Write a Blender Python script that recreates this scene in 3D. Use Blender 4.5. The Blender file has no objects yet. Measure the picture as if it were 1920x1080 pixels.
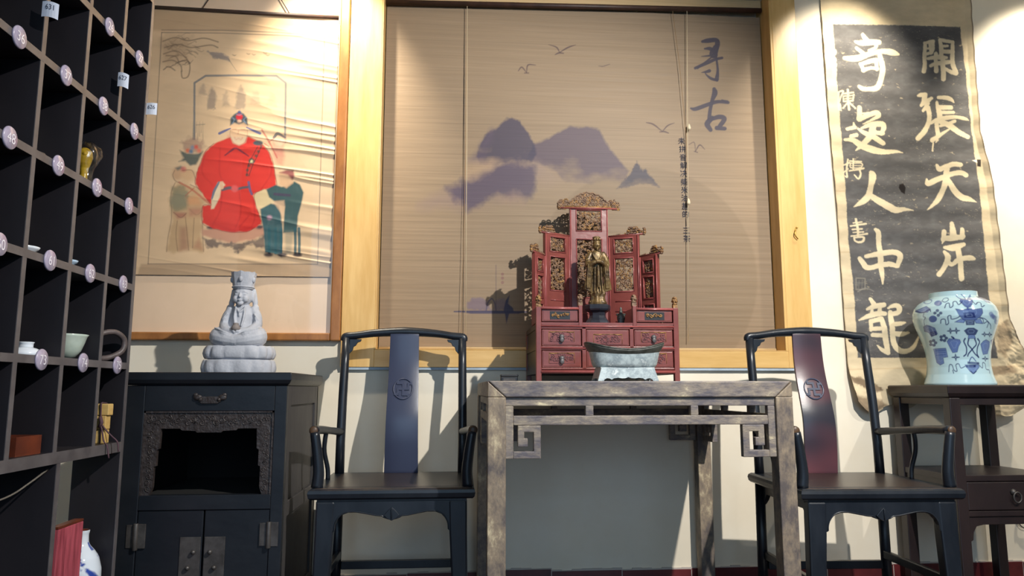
import bpy, bmesh, math, random
import numpy as np
from mathutils import Vector, Matrix

sc = bpy.context.scene
col = sc.collection
PI = math.pi
# ------------------------------------------------------------------ camera
F_PX, PITCH, YAW = 1380.0, math.radians(7.84), math.radians(4.84)
CAM = np.array([0.0, -3.25, 0.83])
cam_d = bpy.data.cameras.new('camera'); cam = bpy.data.objects.new('camera', cam_d); col.objects.link(cam)
cam_d.sensor_width = 36.0; cam_d.lens = 36.0 * F_PX / 1920.0; cam_d.clip_start = 0.05
cam.location = CAM; cam.rotation_euler = (PI / 2 + PITCH, 0, -YAW)
sc.camera = cam
# ------------------------------------------------------------------ world, lights, exposure
sc.view_settings.view_transform = 'Standard'; sc.view_settings.look = 'None'
sc.view_settings.gamma = 1.0; sc.view_settings.use_curve_mapping = False
sc.view_settings.exposure = 0.0
w = bpy.data.worlds.new('daylight'); sc.world = w; w.use_nodes = True
w.node_tree.nodes['Background'].inputs[0].default_value = (0.56, 0.77, 1.0, 1)
w.node_tree.nodes['Background'].inputs[1].default_value = 0.17

def spot(name, loc, target, power, color, angle, blend=0.5, radius=0.03):
    d = bpy.data.lights.new(name, 'SPOT'); o = bpy.data.objects.new(name, d); col.objects.link(o)
    d.energy = power; d.color = color; d.spot_size = math.radians(angle); d.spot_blend = blend; d.shadow_soft_size = radius
    o.location = loc
    o.rotation_euler = (Vector(target) - Vector(loc)).to_track_quat('-Z', 'Y').to_euler()
    return o
def area(name, loc, target, power, color, sx, sy):
    d = bpy.data.lights.new(name, 'AREA'); o = bpy.data.objects.new(name, d); col.objects.link(o)
    d.shape = 'RECTANGLE'; d.size = sx; d.size_y = sy; d.energy = power; d.color = color
    o.location = loc
    o.rotation_euler = (Vector(target) - Vector(loc)).to_track_quat('-Z', 'Y').to_euler()
    return o
WARM = (1.0, 0.90, 0.72)
spot('track_spot_key', (1.60, -2.70, 2.85), (0.02, -0.20, 0.56), 560, (1.0, 0.965, 0.90), 88, 0.7, 0.025)
spot('track_spot_right', (3.10, -2.60, 2.85), (2.80, -0.10, 0.80), 160, (1.0, 0.965, 0.90), 50, 0.8, 0.025)
spot('track_spot_window', (-0.54, -0.40, 2.93), (-0.56, 0.0, 2.24), 185, WARM, 68, 1.0, 0.03)
spot('track_spot_jamb', (1.93, -0.62, 2.93), (1.88, 0.0, 2.24), 150, WARM, 62, 1.0, 0.03)
spot('track_spot_corner', (2.98, -0.55, 2.93), (2.95, 0.0, 2.10), 300, WARM, 80, 1.0, 0.03)
area('shopfront_daylight', (0.3, -6.0, 1.7), (0.5, 0, 0.9), 58, (0.50, 0.73, 1.0), 4.0, 2.2)

# ------------------------------------------------------------------ photo pixel -> room helpers (the camera is calibrated to the photo)
_fw = np.array([math.sin(YAW) * math.cos(PITCH), math.cos(YAW) * math.cos(PITCH), math.sin(PITCH)])
_rt = np.array([math.cos(YAW), -math.sin(YAW), 0.0]); _up = np.cross(_rt, _fw)
def at(px, py, Y=0.0):
    d = _fw + _rt * ((px - 960) / F_PX) + _up * ((540 - py) / F_PX)
    return CAM + d * ((Y - CAM[1]) / d[1])
def proj(X, Y, Z):
    v = np.stack([X - CAM[0], Y - CAM[1], Z - CAM[2]], -1); z = v @ _fw
    return 960 + F_PX * (v @ _rt) / z, 540 - F_PX * (v @ _up) / z

# ------------------------------------------------------------------ materials
def lin(c):
    c = np.asarray(c, float) / 255.0
    return np.where(c <= 0.04045, c / 12.92, ((c + 0.055) / 1.055) ** 2.4)
def L4(c): return (*[float(x) for x in lin(c)], 1.0)
def pm(name, c1, c2=None, c3=None, scale=6.0, stretch=(1, 1, 1), rough=0.5, metal=0.0, bump=0.0, bscale=None, thr=(0.35, 0.65), detail=5.0, coat=0.0, spec=0.5, rvar=0.0):
    m = bpy.data.materials.new(name); m.use_nodes = True
    nt = m.node_tree; N = nt.nodes; b = N['Principled BSDF']
    b.inputs['Roughness'].default_value = rough; b.inputs['Metallic'].default_value = metal
    b.inputs['Coat Weight'].default_value = coat; b.inputs['Coat Roughness'].default_value = 0.15
    b.inputs['Specular IOR Level'].default_value = spec
    b.inputs['Base Color'].default_value = L4(c1)
    tc = N.new('ShaderNodeTexCoord'); mp = N.new('ShaderNodeMapping'); mp.inputs['Scale'].default_value = stretch
    nt.links.new(tc.outputs['Object'], mp.inputs['Vector'])
    if c2 is not None:
        n = N.new('ShaderNodeTexNoise'); n.inputs['Scale'].default_value = scale; n.inputs['Detail'].default_value = detail; n.inputs['Roughness'].default_value = 0.74 if detail > 6 else 0.62
        nt.links.new(mp.outputs['Vector'], n.inputs['Vector'])
        r = N.new('ShaderNodeValToRGB'); e = r.color_ramp.elements
        e[0].position = thr[0]; e[0].color = L4(c1); e[1].position = thr[1]; e[1].color = L4(c2)
        if c3 is not None:
            x = e.new(min(0.98, thr[1] + (thr[1] - thr[0]) * 0.6)); x.color = L4(c3)
        nt.links.new(n.outputs['Fac'], r.inputs['Fac']); nt.links.new(r.outputs['Color'], b.inputs['Base Color'])
        if rvar:
            mr = N.new('ShaderNodeMapRange'); mr.inputs['To Min'].default_value = rough - rvar; mr.inputs['To Max'].default_value = rough + rvar
            nt.links.new(n.outputs['Fac'], mr.inputs['Value']); nt.links.new(mr.outputs['Result'], b.inputs['Roughness'])
    if bump:
        n2 = N.new('ShaderNodeTexNoise'); n2.inputs['Scale'].default_value = bscale or scale * 4; n2.inputs['Detail'].default_value = 6
        nt.links.new(mp.outputs['Vector'], n2.inputs['Vector'])
        bp = N.new('ShaderNodeBump'); bp.inputs['Strength'].default_value = bump; bp.inputs['Distance'].default_value = 0.01
        nt.links.new(n2.outputs['Fac'], bp.inputs['Height']); nt.links.new(bp.outputs['Normal'], b.inputs['Normal'])
    return m
def colmat(name, rough=0.7, spec=0.3, stretch=(1, 1, 1), bscale=60, bump=0.0, var=0.0, vscale=40, coat=0.0):
    """colour from the mesh's printed pattern attribute, modulated by a fine procedural grain"""
    m = bpy.data.materials.new(name); m.use_nodes = True
    nt = m.node_tree; N = nt.nodes; b = N['Principled BSDF']
    b.inputs['Roughness'].default_value = rough; b.inputs['Specular IOR Level'].default_value = spec
    b.inputs['Coat Weight'].default_value = coat; b.inputs['Coat Roughness'].default_value = 0.08
    a = N.new('ShaderNodeAttribute'); a.attribute_name = 'print'
    tc = N.new('ShaderNodeTexCoord'); mp = N.new('ShaderNodeMapping'); mp.inputs['Scale'].default_value = stretch
    nt.links.new(tc.outputs['Object'], mp.inputs['Vector'])
    out = a.outputs['Color']
    if var:
        n = N.new('ShaderNodeTexNoise'); n.inputs['Scale'].default_value = vscale; n.inputs['Detail'].default_value = 5
        nt.links.new(mp.outputs['Vector'], n.inputs['Vector'])
        mr = N.new('ShaderNodeMapRange'); mr.inputs['From Min'].default_value = 0.3; mr.inputs['From Max'].default_value = 0.7
        mr.inputs['To Min'].default_value = 1 - var; mr.inputs['To Max'].default_value = 1 + var * 0.4
        nt.links.new(n.outputs['Fac'], mr.inputs['Value'])
        mx = N.new('ShaderNodeVectorMath'); mx.operation = 'SCALE'
        nt.links.new(out, mx.inputs[0]); nt.links.new(mr.outputs['Result'], mx.inputs['Scale']); out = mx.outputs['Vector']
    nt.links.new(out, b.inputs['Base Color'])
    if bump:
        n2 = N.new('ShaderNodeTexNoise'); n2.inputs['Scale'].default_value = bscale; n2.inputs['Detail'].default_value = 4
        nt.links.new(mp.outputs['Vector'], n2.inputs['Vector'])
        bp = N.new('ShaderNodeBump'); bp.inputs['Strength'].default_value = bump; bp.inputs['Distance'].default_value = 0.01
        nt.links.new(n2.outputs['Fac'], bp.inputs['Height']); nt.links.new(bp.outputs['Normal'], b.inputs['Normal'])
    return m
M = {}
M['plaster'] = pm('cream_plaster', (238, 230, 213), (230, 218, 196), scale=1.6, rough=0.85, bump=0.12, bscale=9, spec=0.2)
M['ceiling'] = pm('ceiling_paint', (225, 222, 215), (215, 212, 205), scale=2, rough=0.9)
M['floor'] = pm('dark_floor_tile', (74, 58, 52), (60, 47, 43), scale=3, rough=0.35)
M['maroon'] = pm('maroon_tile', (104, 42, 44), (74, 28, 32), scale=7, rough=0.3)
M['grout'] = pm('grout', (190, 180, 170), rough=0.9)
M['pine'] = pm('varnished_pine', (222, 184, 120), (206, 164, 98), scale=4, stretch=(6, 6, 0.7), rough=0.35, spec=0.4)
M['pine_h'] = pm('varnished_pine_rail', (222, 184, 120), (206, 164, 98), scale=4, stretch=(0.7, 6, 6), rough=0.35, spec=0.4)
M['blue_tape'] = pm('pale_blue_strip', (180, 196, 210), (160, 176, 190), scale=20, rough=0.6)
M['frame'] = pm('honey_brown_frame', (164, 110, 60), (134, 86, 44), scale=6, stretch=(3, 3, 1), rough=0.35)
M['mount'] = pm('pale_mount_board', (232, 202, 176), (222, 192, 164), scale=2.5, rough=0.8)
M['rod'] = pm('dark_rod', (70, 46, 36), (50, 32, 26), scale=20, rough=0.5)
M['cord'] = pm('cord', (150, 120, 84), rough=0.9)
M['cordw'] = pm('pale_cord', (206, 190, 158), rough=0.9)
M['bead'] = pm('cream_bead', (214, 200, 170), rough=0.35)
M['valance'] = pm('pale_bamboo', (206, 178, 134), (190, 160, 114), scale=8, stretch=(0.3, 1, 30), rough=0.6)
M['black'] = pm('black_lacquer', (22, 27, 35), (34, 39, 47), (54, 50, 52), scale=9, stretch=(1, 1, 0.4), rough=0.33, bump=0.05, bscale=40, thr=(0.4, 0.7), rvar=0.08)
M['blackseat'] = pm('worn_seat_top', (46, 38, 36), (62, 50, 44), (96, 74, 56), scale=5, stretch=(0.5, 3, 3), rough=0.32, bump=0.05, bscale=60, thr=(0.4, 0.75))
M['worn_glint'] = pm('worn_end_and_seat_glint', (104, 76, 50), (66, 50, 40), scale=30, rough=0.45)
M['splat'] = pm('blue_sheen_lacquer', (58, 64, 86), (54, 58, 80), (70, 68, 86), scale=3.0, stretch=(1, 1, 0.6), rough=0.32, thr=(0.42, 0.72), bump=0.03, bscale=30)  # black lacquer with the blue daylight sheen put into its base colour
M['splat_red'] = pm('patchy_red_lacquer', (48, 46, 56), (132, 72, 78), scale=2.1, stretch=(0.6, 0.6, 1.0), rough=0.30, thr=(0.36, 0.56), bump=0.03, bscale=30, detail=2)  # noise blends dark lacquer with broad red patches
M['cabinet'] = pm('blue_black_lacquer', (20, 24, 31), (31, 34, 40), (48, 44, 42), scale=7, stretch=(0.6, 1, 1), rough=0.42, bump=0.08, bscale=30, thr=(0.4, 0.72))
M['cabside'] = pm('worn_cabinet_side', (50, 48, 50), (68, 65, 64), (92, 87, 80), scale=5, stretch=(1, 1, 0.5), rough=0.6, bump=0.1, thr=(0.35, 0.65))
M['carvedk'] = pm('carved_dark_wood', (44, 38, 38), (62, 54, 52), scale=35, rough=0.45, bump=0.5, bscale=70)
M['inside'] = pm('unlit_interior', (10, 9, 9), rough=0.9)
M['iron'] = pm('grey_iron', (98, 94, 92), (74, 70, 68), scale=25, rough=0.5, metal=0.6)
M['stand'] = pm('dark_brown_lacquer', (34, 26, 28), (48, 36, 36), (64, 52, 48), scale=8, stretch=(1, 1, 0.5), rough=0.38, thr=(0.4, 0.75))
M['worn'] = pm('worn_elm', (92, 84, 82), (146, 130, 110), (204, 188, 156), scale=15, stretch=(1.0, 1.0, 0.55), rough=0.55, bump=0.25, bscale=45, thr=(0.40, 0.58), detail=8)
M['worn_h'] = pm('worn_elm_rail', (94, 89, 95), (146, 134, 120), (214, 200, 166), scale=15, stretch=(0.55, 1.0, 1.5), rough=0.55, bump=0.25, bscale=45, thr=(0.40, 0.58), detail=8)
M['red'] = pm('red_lacquer', (134, 71, 64), (112, 56, 52), (154, 92, 80), scale=12, rough=0.32, bump=0.08, bscale=50, thr=(0.3, 0.7))
M['redrail'] = pm('red_lacquer_rail', (158, 86, 84), (136, 68, 66), scale=14, rough=0.28)
M['gilt'] = pm('old_gilt', (176, 134, 78), (104, 70, 44), scale=60, rough=0.5, metal=0.15, bump=0.4, bscale=160)
M['giltdk'] = pm('dark_gilt', (148, 118, 92), (88, 64, 52), scale=70, rough=0.55, metal=0.08, bump=0.4, bscale=160)
M['relief'] = pm('dusty_purple_relief', (128, 82, 84), (98, 56, 62), scale=50, rough=0.5, bump=0.4, bscale=120)
M['pull'] = pm('dark_metal_pull', (104, 100, 102), (72, 70, 72), scale=30, rough=0.5, metal=0.3)
M['bronze'] = pm('gilded_bronze', (120, 98, 62), (62, 48, 36), (164, 138, 88), scale=28, rough=0.4, metal=0.35, bump=0.2, bscale=90, thr=(0.45, 0.62))
M['plinth'] = pm('black_blue_plinth', (30, 32, 40), (48, 52, 62), scale=20, rough=0.35)
M['pewter'] = pm('pewter', (180, 192, 194), (134, 146, 152), (208, 216, 216), scale=30, rough=0.42, metal=0.12, bump=0.08, bscale=60, thr=(0.42, 0.58), detail=8)
M['pewterdk'] = pm('tarnished_pewter', (86, 88, 84), (56, 58, 54), scale=40, rough=0.45, metal=0.3)
M['stone'] = pm('grey_marble', (192, 194, 202), (170, 172, 180), (208, 210, 216), scale=14, rough=0.7, bump=0.25, bscale=60)
M['stonedk'] = pm('grey_marble_shade', (140, 130, 126), (120, 112, 108), scale=20, rough=0.7)
M['wood_shelf'] = pm('black_brown_board', (22, 21, 27), (30, 27, 32), scale=6, stretch=(1, 1, 0.4), rough=0.5)
M['shelf_edge'] = pm('taupe_worn_edge', (96, 92, 94), (78, 74, 76), scale=12, rough=0.4)
M['disc'] = pm('lilac_disc', (166, 158, 178), (146, 138, 160), scale=60, rough=0.25)
M['numeral'] = pm('white_numeral', (222, 220, 232), rough=0.4)
M['paper'] = pm('white_paper', (220, 226, 240), rough=0.7)
M['ink'] = pm('ink', (52, 52, 66), rough=0.8)
M['porc'] = pm('white_porcelain', (214, 222, 232), (206, 214, 226), scale=10, rough=0.12)
M['celadon'] = pm('celadon_glaze', (190, 204, 196), (170, 186, 176), scale=14, rough=0.15)
M['bluewash'] = pm('pale_blue_porcelain', (170, 196, 222), rough=0.15)
M['clay'] = pm('grey_brown_clay', (92, 82, 82), (74, 66, 66), scale=25, rough=0.45, bump=0.2)
M['block'] = pm('yellow_wood_block', (204, 172, 108), (180, 146, 84), scale=14, stretch=(1, 1, 4), rough=0.6)
M['twine'] = pm('purple_brown_twine', (76, 52, 62), rough=0.8)
M['tray'] = pm('red_brown_wood', (104, 48, 28), (78, 36, 24), scale=12, rough=0.45)
M['redboard'] = pm('rose_red_board', (178, 84, 98), (126, 50, 62), scale=9, stretch=(5, 5, 0.5), rough=0.5, thr=(0.42, 0.66))
M['yellow'] = pm('amber_yellow', (204, 170, 50), (150, 118, 40), scale=30, rough=0.3)
M['cable'] = pm('pale_cable', (100, 95, 88), rough=0.5)
M['brass'] = pm('brass', (196, 160, 84), rough=0.3, metal=0.9)
M['blackplastic'] = pm('black_plastic', (24, 24, 28), rough=0.4)
def clearmat(name, tint, gloss, alpha):
    m = bpy.data.materials.new(name); m.use_nodes = True; nt = m.node_tree; N = nt.nodes
    for n in list(N):
        if n.type != 'OUTPUT_MATERIAL': N.remove(n)
    out = [n for n in N if n.type == 'OUTPUT_MATERIAL'][0]
    t = N.new('ShaderNodeBsdfTransparent'); t.inputs[0].default_value = (*tint, 1)
    g = N.new('ShaderNodeBsdfGlossy'); g.inputs['Roughness'].default_value = gloss
    mx = N.new('ShaderNodeMixShader'); mx.inputs[0].default_value = alpha
    nt.links.new(t.outputs[0], mx.inputs[1]); nt.links.new(g.outputs[0], mx.inputs[2]); nt.links.new(mx.outputs[0], out.inputs['Surface'])
    return m
M['glass'] = clearmat('display_glass', (0.985, 0.99, 0.985), 0.04, 0.03)
M['film'] = clearmat('plastic_film', (0.94, 0.95, 0.96), 0.12, 0.16)
M['print_blind'] = colmat('printed_bamboo', rough=0.55, spec=0.3, stretch=(1.2, 1, 130), vscale=2.2, var=0.11, bscale=3.0, bump=0.06)
M['print_silk'] = colmat('painted_silk', rough=0.48, spec=0.4, stretch=(1.0, 1, 2.2), vscale=6, var=0.10, bscale=9, bump=0.10)
M['print_rub'] = colmat('ink_rubbing_paper', rough=0.75, spec=0.2, stretch=(1, 1, 2), vscale=14, var=0.12, bscale=12, bump=0.15)
M['print_vase'] = colmat('blue_white_porcelain', rough=0.10, spec=0.5, coat=0.3)

# ------------------------------------------------------------------ mesh builder
def frame_of(d):
    d = Vector(d).normalized(); a = Vector((0, 0, 1)) if abs(d.z) < 0.9 else Vector((1, 0, 0))
    u = d.cross(a).normalized(); return d, u, d.cross(u).normalized()
class MB:
    def __init__(s): s.v = []; s.f = []; s.m = []; s.s = []
    def add(s, vs, fs, mat=0, smooth=False, tf=None):
        o = len(s.v)
        if tf: vs = [tf(*v) for v in vs]
        s.v += [tuple(map(float, v)) for v in vs]
        for f in fs: s.f.append(tuple(i + o for i in f)); s.m.append(mat); s.s.append(smooth)
        return s
    def box(s, x0, x1, y0, y1, z0, z1, mat=0, tf=None):
        v = [(x0, y0, z0), (x1, y0, z0), (x1, y1, z0), (x0, y1, z0), (x0, y0, z1), (x1, y0, z1), (x1, y1, z1), (x0, y1, z1)]
        return s.add(v, [(0, 3, 2, 1), (4, 5, 6, 7), (0, 1, 5, 4), (1, 2, 6, 5), (2, 3, 7, 6), (3, 0, 4, 7)], mat, False, tf)
    def prism(s, poly, a0, a1, plane='xz', mat=0, tf=None, smooth=False):
        n = len(poly)
        def P(u, w, a): return (u, a, w) if plane == 'xz' else ((u, w, a) if plane == 'xy' else (a, u, w))
        v = [P(u, w, a0) for u, w in poly] + [P(u, w, a1) for u, w in poly]
        fs = [tuple(range(n)), tuple(range(2 * n - 1, n - 1, -1))]
        o = len(s.v); s.add(v, fs, mat, False, tf)
        s.add([], [], mat)
        for i in range(n):
            j = (i + 1) % n; s.f.append((o + i, o + n + i, o + n + j, o + j)); s.m.append(mat); s.s.append(smooth)
        return s
    def tube(s, pts, r, seg=8, mat=0, cap=True, flat=None, tf=None, smooth=True, closed=False):
        pts = [Vector(p) for p in pts]; n = len(pts)
        rs = r if isinstance(r, (list, tuple)) else [r] * n
        vs = []; u0 = None
        for i, p in enumerate(pts):
            if closed: d = pts[(i + 1) % n] - pts[i - 1]
            else: d = pts[min(i + 1, n - 1)] - pts[max(i - 1, 0)]
            if d.length < 1e-9: d = Vector((0, 0, 1))
            d.normalize()
            if u0 is None: _, u, _2 = frame_of(d)
            else:
                u = u0 - d * u0.dot(d)
                if u.length < 1e-6: _, u, _2 = frame_of(d)
                u.normalize()
            u0 = u; wv = d.cross(u)
            for k in range(seg):
                a = 2 * PI * k / seg
                q = u * (math.cos(a) * rs[i]) + wv * (math.sin(a) * rs[i])
                if flat: q = Vector((q.x * flat[0], q.y * flat[1], q.z * flat[2]))
                vs.append(p + q)
        fs = []
        for i in range(n if closed else n - 1):
            j = (i + 1) % n
            for k in range(seg):
                k2 = (k + 1) % seg
                fs.append((i * seg + k, i * seg + k2, j * seg + k2, j * seg + k))
        if cap and not closed: fs += [tuple(range(seg - 1, -1, -1)), tuple((n - 1) * seg + k for k in range(seg))]
        return s.add(vs, fs, mat, smooth, tf)
    def lathe(s, prof, seg=32, c=(0, 0, 0), mat=0, sx=1.0, sy=1.0, tf=None, smooth=True, cap=True):
        vs = []; n = len(prof)
        for r, z in prof:
            for k in range(seg):
                a = 2 * PI * k / seg; vs.append((c[0] + math.cos(a) * r * sx, c[1] + math.sin(a) * r * sy, c[2] + z))
        fs = [(i * seg + k, i * seg + (k + 1) % seg, (i + 1) * seg + (k + 1) % seg, (i + 1) * seg + k) for i in range(n - 1) for k in range(seg)]
        if cap:
            if prof[0][0] > 1e-6: fs.append(tuple(range(seg - 1, -1, -1)))
            if prof[-1][0] > 1e-6: fs.append(tuple((n - 1) * seg + k for k in range(seg)))
        return s.add(vs, fs, mat, smooth, tf)
    def ell(s, c, r, seg=12, rings=8, mat=0, tf=None):
        if not isinstance(r, (tuple, list)): r = (r, r, r)
        vs = [(c[0], c[1], c[2] - r[2])]
        for i in range(1, rings):
            p = -PI / 2 + PI * i / rings
            for k in range(seg):
                a = 2 * PI * k / seg
                vs.append((c[0] + r[0] * math.cos(p) * math.cos(a), c[1] + r[1] * math.cos(p) * math.sin(a), c[2] + r[2] * math.sin(p)))
        vs.append((c[0], c[1], c[2] + r[2])); t = len(vs) - 1
        fs = [(0, 1 + (k + 1) % seg, 1 + k) for k in range(seg)]
        for i in range(rings - 2):
            for k in range(seg):
                a = 1 + i * seg; b = a + seg; k2 = (k + 1) % seg
                fs.append((a + k, a + k2, b + k2, b + k))
        a = 1 + (rings - 2) * seg
        fs += [(a + k, a + (k + 1) % seg, t) for k in range(seg)]
        return s.add(vs, fs, mat, True, tf)
    def loft(s, rings, mat=0, smooth=True, cap=True, tf=None):
        n = len(rings[0]); vs = [p for r in rings for p in r]
        fs = [(i * n + k, i * n + (k + 1) % n, (i + 1) * n + (k + 1) % n, (i + 1) * n + k) for i in range(len(rings) - 1) for k in range(n)]
        if cap: fs += [tuple(range(n - 1, -1, -1)), tuple((len(rings) - 1) * n + k for k in range(n))]
        return s.add(vs, fs, mat, smooth, tf)
    def build(s, name, mats, parent=None, bevel=0.0, seg=2, remesh=0.0, smooth_it=0, fix=True):
        me = bpy.data.meshes.new(name); me.from_pydata(s.v, [], s.f)
        me.polygons.foreach_set('material_index', s.m); me.polygons.foreach_set('use_smooth', s.s)
        if not isinstance(mats, (list, tuple)): mats = [mats]
        for m in mats: me.materials.append(M[m] if isinstance(m, str) else m)
        if fix:
            bm = bmesh.new(); bm.from_mesh(me); bmesh.ops.recalc_face_normals(bm, faces=bm.faces); bm.to_mesh(me); bm.free()
        me.update()
        o = bpy.data.objects.new(name, me); col.objects.link(o)
        if parent: o.parent = parent
        if bevel:
            b = o.modifiers.new('bevel', 'BEVEL'); b.width = bevel; b.segments = seg; b.limit_method = 'ANGLE'; b.angle_limit = math.radians(40)
        if remesh:
            r = o.modifiers.new('remesh', 'REMESH'); r.mode = 'VOXEL'; r.voxel_size = remesh; r.use_smooth_shade = True
            if smooth_it:
                q = o.modifiers.new('smooth', 'SMOOTH'); q.factor = 0.5; q.iterations = smooth_it
        return o
def thing(name, label, cat, loc=(0, 0, 0), rz=0.0, group=None):
    o = bpy.data.objects.new(name, None); col.objects.link(o); o.empty_display_size = 0.05
    o.location = loc; o.rotation_euler = (0, 0, rz); o['label'] = label; o['category'] = cat
    if group: o['group'] = group
    return o
def tag(o, label, cat, group=None):
    o['label'] = label; o['category'] = cat
    if group: o['group'] = group
    return o
def struct(o): o['kind'] = 'structure'; return o
def dup(root, loc, rz, label, group=None):
    r = root.copy(); col.objects.link(r); r.location = loc; r.rotation_euler = (0, 0, rz); r['label'] = label
    if group: r['group'] = group
    for ch in list(root.children):
        c = ch.copy(); col.objects.link(c); c.parent = r
        for g in list(ch.children):
            d = g.copy(); col.objects.link(d); d.parent = c
    return r
def arc(cx, cz, r, a0, a1, n):
    return [(cx + r * math.cos(math.radians(a0 + (a1 - a0) * i / n)), cz + r * math.sin(math.radians(a0 + (a1 - a0) * i / n))) for i in range(n + 1)]
def smoothpts(pts, n=6):
    """Catmull-Rom through the points (any dimension)"""
    P = [np.array(p, float) for p in pts]; P = [2 * P[0] - P[1]] + P + [2 * P[-1] - P[-2]]; out = []
    for i in range(1, len(P) - 2):
        for k in range(n):
            t = k / n; a, b, c, d = P[i - 1], P[i], P[i + 1], P[i + 2]
            out.append(0.5 * ((2 * b) + (c - a) * t + (2 * a - 5 * b + 4 * c - d) * t * t + (3 * b - a - 3 * c + d) * t ** 3))
    out.append(P[-2]); return [tuple(p) for p in out]
def text_bits(body, size, space=1.0):
    """outline of lettering as flat triangles (x, z), centred"""
    cu = bpy.data.curves.new('lettering', 'FONT'); cu.body = body; cu.size = size; cu.space_character = space
    o = bpy.data.objects.new('lettering', cu); col.objects.link(o); bpy.context.view_layer.update()
    me = o.evaluated_get(bpy.context.evaluated_depsgraph_get()).to_mesh()
    vs = [tuple(v.co) for v in me.vertices]; fs = [tuple(p.vertices) for p in me.polygons]
    bpy.data.objects.remove(o); bpy.data.curves.remove(cu)
    xs = [v[0] for v in vs]; ys = [v[1] for v in vs]; cx = (min(xs) + max(xs)) / 2; cy = (min(ys) + max(ys)) / 2
    return [(v[0] - cx, v[1] - cy) for v in vs], fs

# ------------------------------------------------------------------ printed / painted surfaces
def vnoise(x, y, seed=0):
    xi = np.floor(x).astype(np.int64); yi = np.floor(y).astype(np.int64); fx = x - xi; fy = y - yi
    def h(a, b):
        n = (a * 374761393 + b * 668265263 + seed * 974711) & 0x7fffffff
        n = ((n ^ (n >> 13)) * 1274126177) & 0x7fffffff
        return ((n ^ (n >> 16)) & 0xffff) / 65535.0
    fx = fx * fx * (3 - 2 * fx); fy = fy * fy * (3 - 2 * fy)
    return (h(xi, yi) * (1 - fx) + h(xi + 1, yi) * fx) * (1 - fy) + (h(xi, yi + 1) * (1 - fx) + h(xi + 1, yi + 1) * fx) * fy
def fbm(x, y, seed=0, o=4):
    s = 0; a = 0.5
    for i in range(o): s = s + a * vnoise(x * 2 ** i, y * 2 ** i, seed + i); a *= 0.5
    return s / (1 - 0.5 ** o)
class Canvas:
    """paints strokes and shapes (photo units) on the vertices of a sheet"""
    def __init__(s, px, py, base): s.x = px.ravel(); s.y = py.ravel(); s.c = np.tile(lin(base), (s.x.size, 1)); s.org = (0, 0, 1.0); s.map = None
    def crop(s, ox, oy, k): s.org = (ox, oy, k); return s
    def _p(s, p):
        q = (s.org[0] + p[0] / s.org[2], s.org[1] + p[1] / s.org[2])
        return s.map(*q) if s.map else q
    def blend(s, idx, cov, color): s.c[idx] = s.c[idx] * (1 - cov[:, None]) + lin(color) * cov[:, None]
    def region(s, pts, pad):
        xs = [p[0] for p in pts]; ys = [p[1] for p in pts]
        return np.nonzero((s.x > min(xs) - pad) & (s.x < max(xs) + pad) & (s.y > min(ys) - pad) & (s.y < max(ys) + pad))[0]
    def stroke(s, pts, color, wd=None, alpha=1.0, soft=1.2, smooth=True, rough=0.0):
        if wd is not None: pts = [(p[0], p[1], wd) for p in pts]
        if smooth and len(pts) > 2: pts = smoothpts(pts, 5)
        Q = [(*s._p(p), max(0.2, p[2] / s.org[2])) for p in pts]
        pad = max(q[2] for q in Q) + soft + 2; idx = s.region(Q, pad)
        if idx.size == 0: return s
        X = s.x[idx]; Y = s.y[idx]; best = np.full(idx.size, 1e9)
        for a, b in zip(Q[:-1], Q[1:]):
            dx, dy = b[0] - a[0], b[1] - a[1]; l2 = dx * dx + dy * dy + 1e-9
            t = np.clip(((X - a[0]) * dx + (Y - a[1]) * dy) / l2, 0, 1)
            best = np.minimum(best, np.hypot(X - a[0] - t * dx, Y - a[1] - t * dy) - (a[2] + (b[2] - a[2]) * t))
        if rough: best = best + (fbm(X * 0.4, Y * 0.4, 5) - 0.5) * rough
        s.blend(idx, np.clip(0.5 - best / soft, 0, 1) * alpha, color); return s
    def poly(s, pts, color, alpha=1.0, soft=1.2, rough=0.0, rs=0.12, fade=None, seed=3):
        Q = [s._p(p) for p in pts]; idx = s.region(Q, soft + rough + 2)
        if idx.size == 0: return s
        X = s.x[idx]; Y = s.y[idx]; ins = np.zeros(idx.size, bool); d = np.full(idx.size, 1e9)
        for a, b in zip(Q, Q[1:] + Q[:1]):
            dx, dy = b[0] - a[0], b[1] - a[1]; l2 = dx * dx + dy * dy + 1e-9
            t = np.clip(((X - a[0]) * dx + (Y - a[1]) * dy) / l2, 0, 1)
            d = np.minimum(d, np.hypot(X - a[0] - t * dx, Y - a[1] - t * dy))
            c = (a[1] > Y) != (b[1] > Y)
            ins ^= c & (X < (b[0] - a[0]) * (Y - a[1]) / (b[1] - a[1] + 1e-12) + a[0])
        sd = np.where(ins, -d, d)
        if rough: sd = sd + (fbm(X * rs, Y * rs, seed) - 0.5) * 2 * rough
        cov = np.clip(0.5 - sd / soft, 0, 1) * alpha
        if fade is not None: cov = cov * np.clip(fade(X, Y), 0, 1)
        s.blend(idx, cov, color); return s
    def dot(s, x, y, r, color, alpha=1.0, soft=1.2, ry=None):
        n = 18; ry = ry or r
        return s.poly([(x + r * math.cos(2 * PI * i / n), y + ry * math.sin(2 * PI * i / n)) for i in range(n)], color, alpha, soft)
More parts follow.
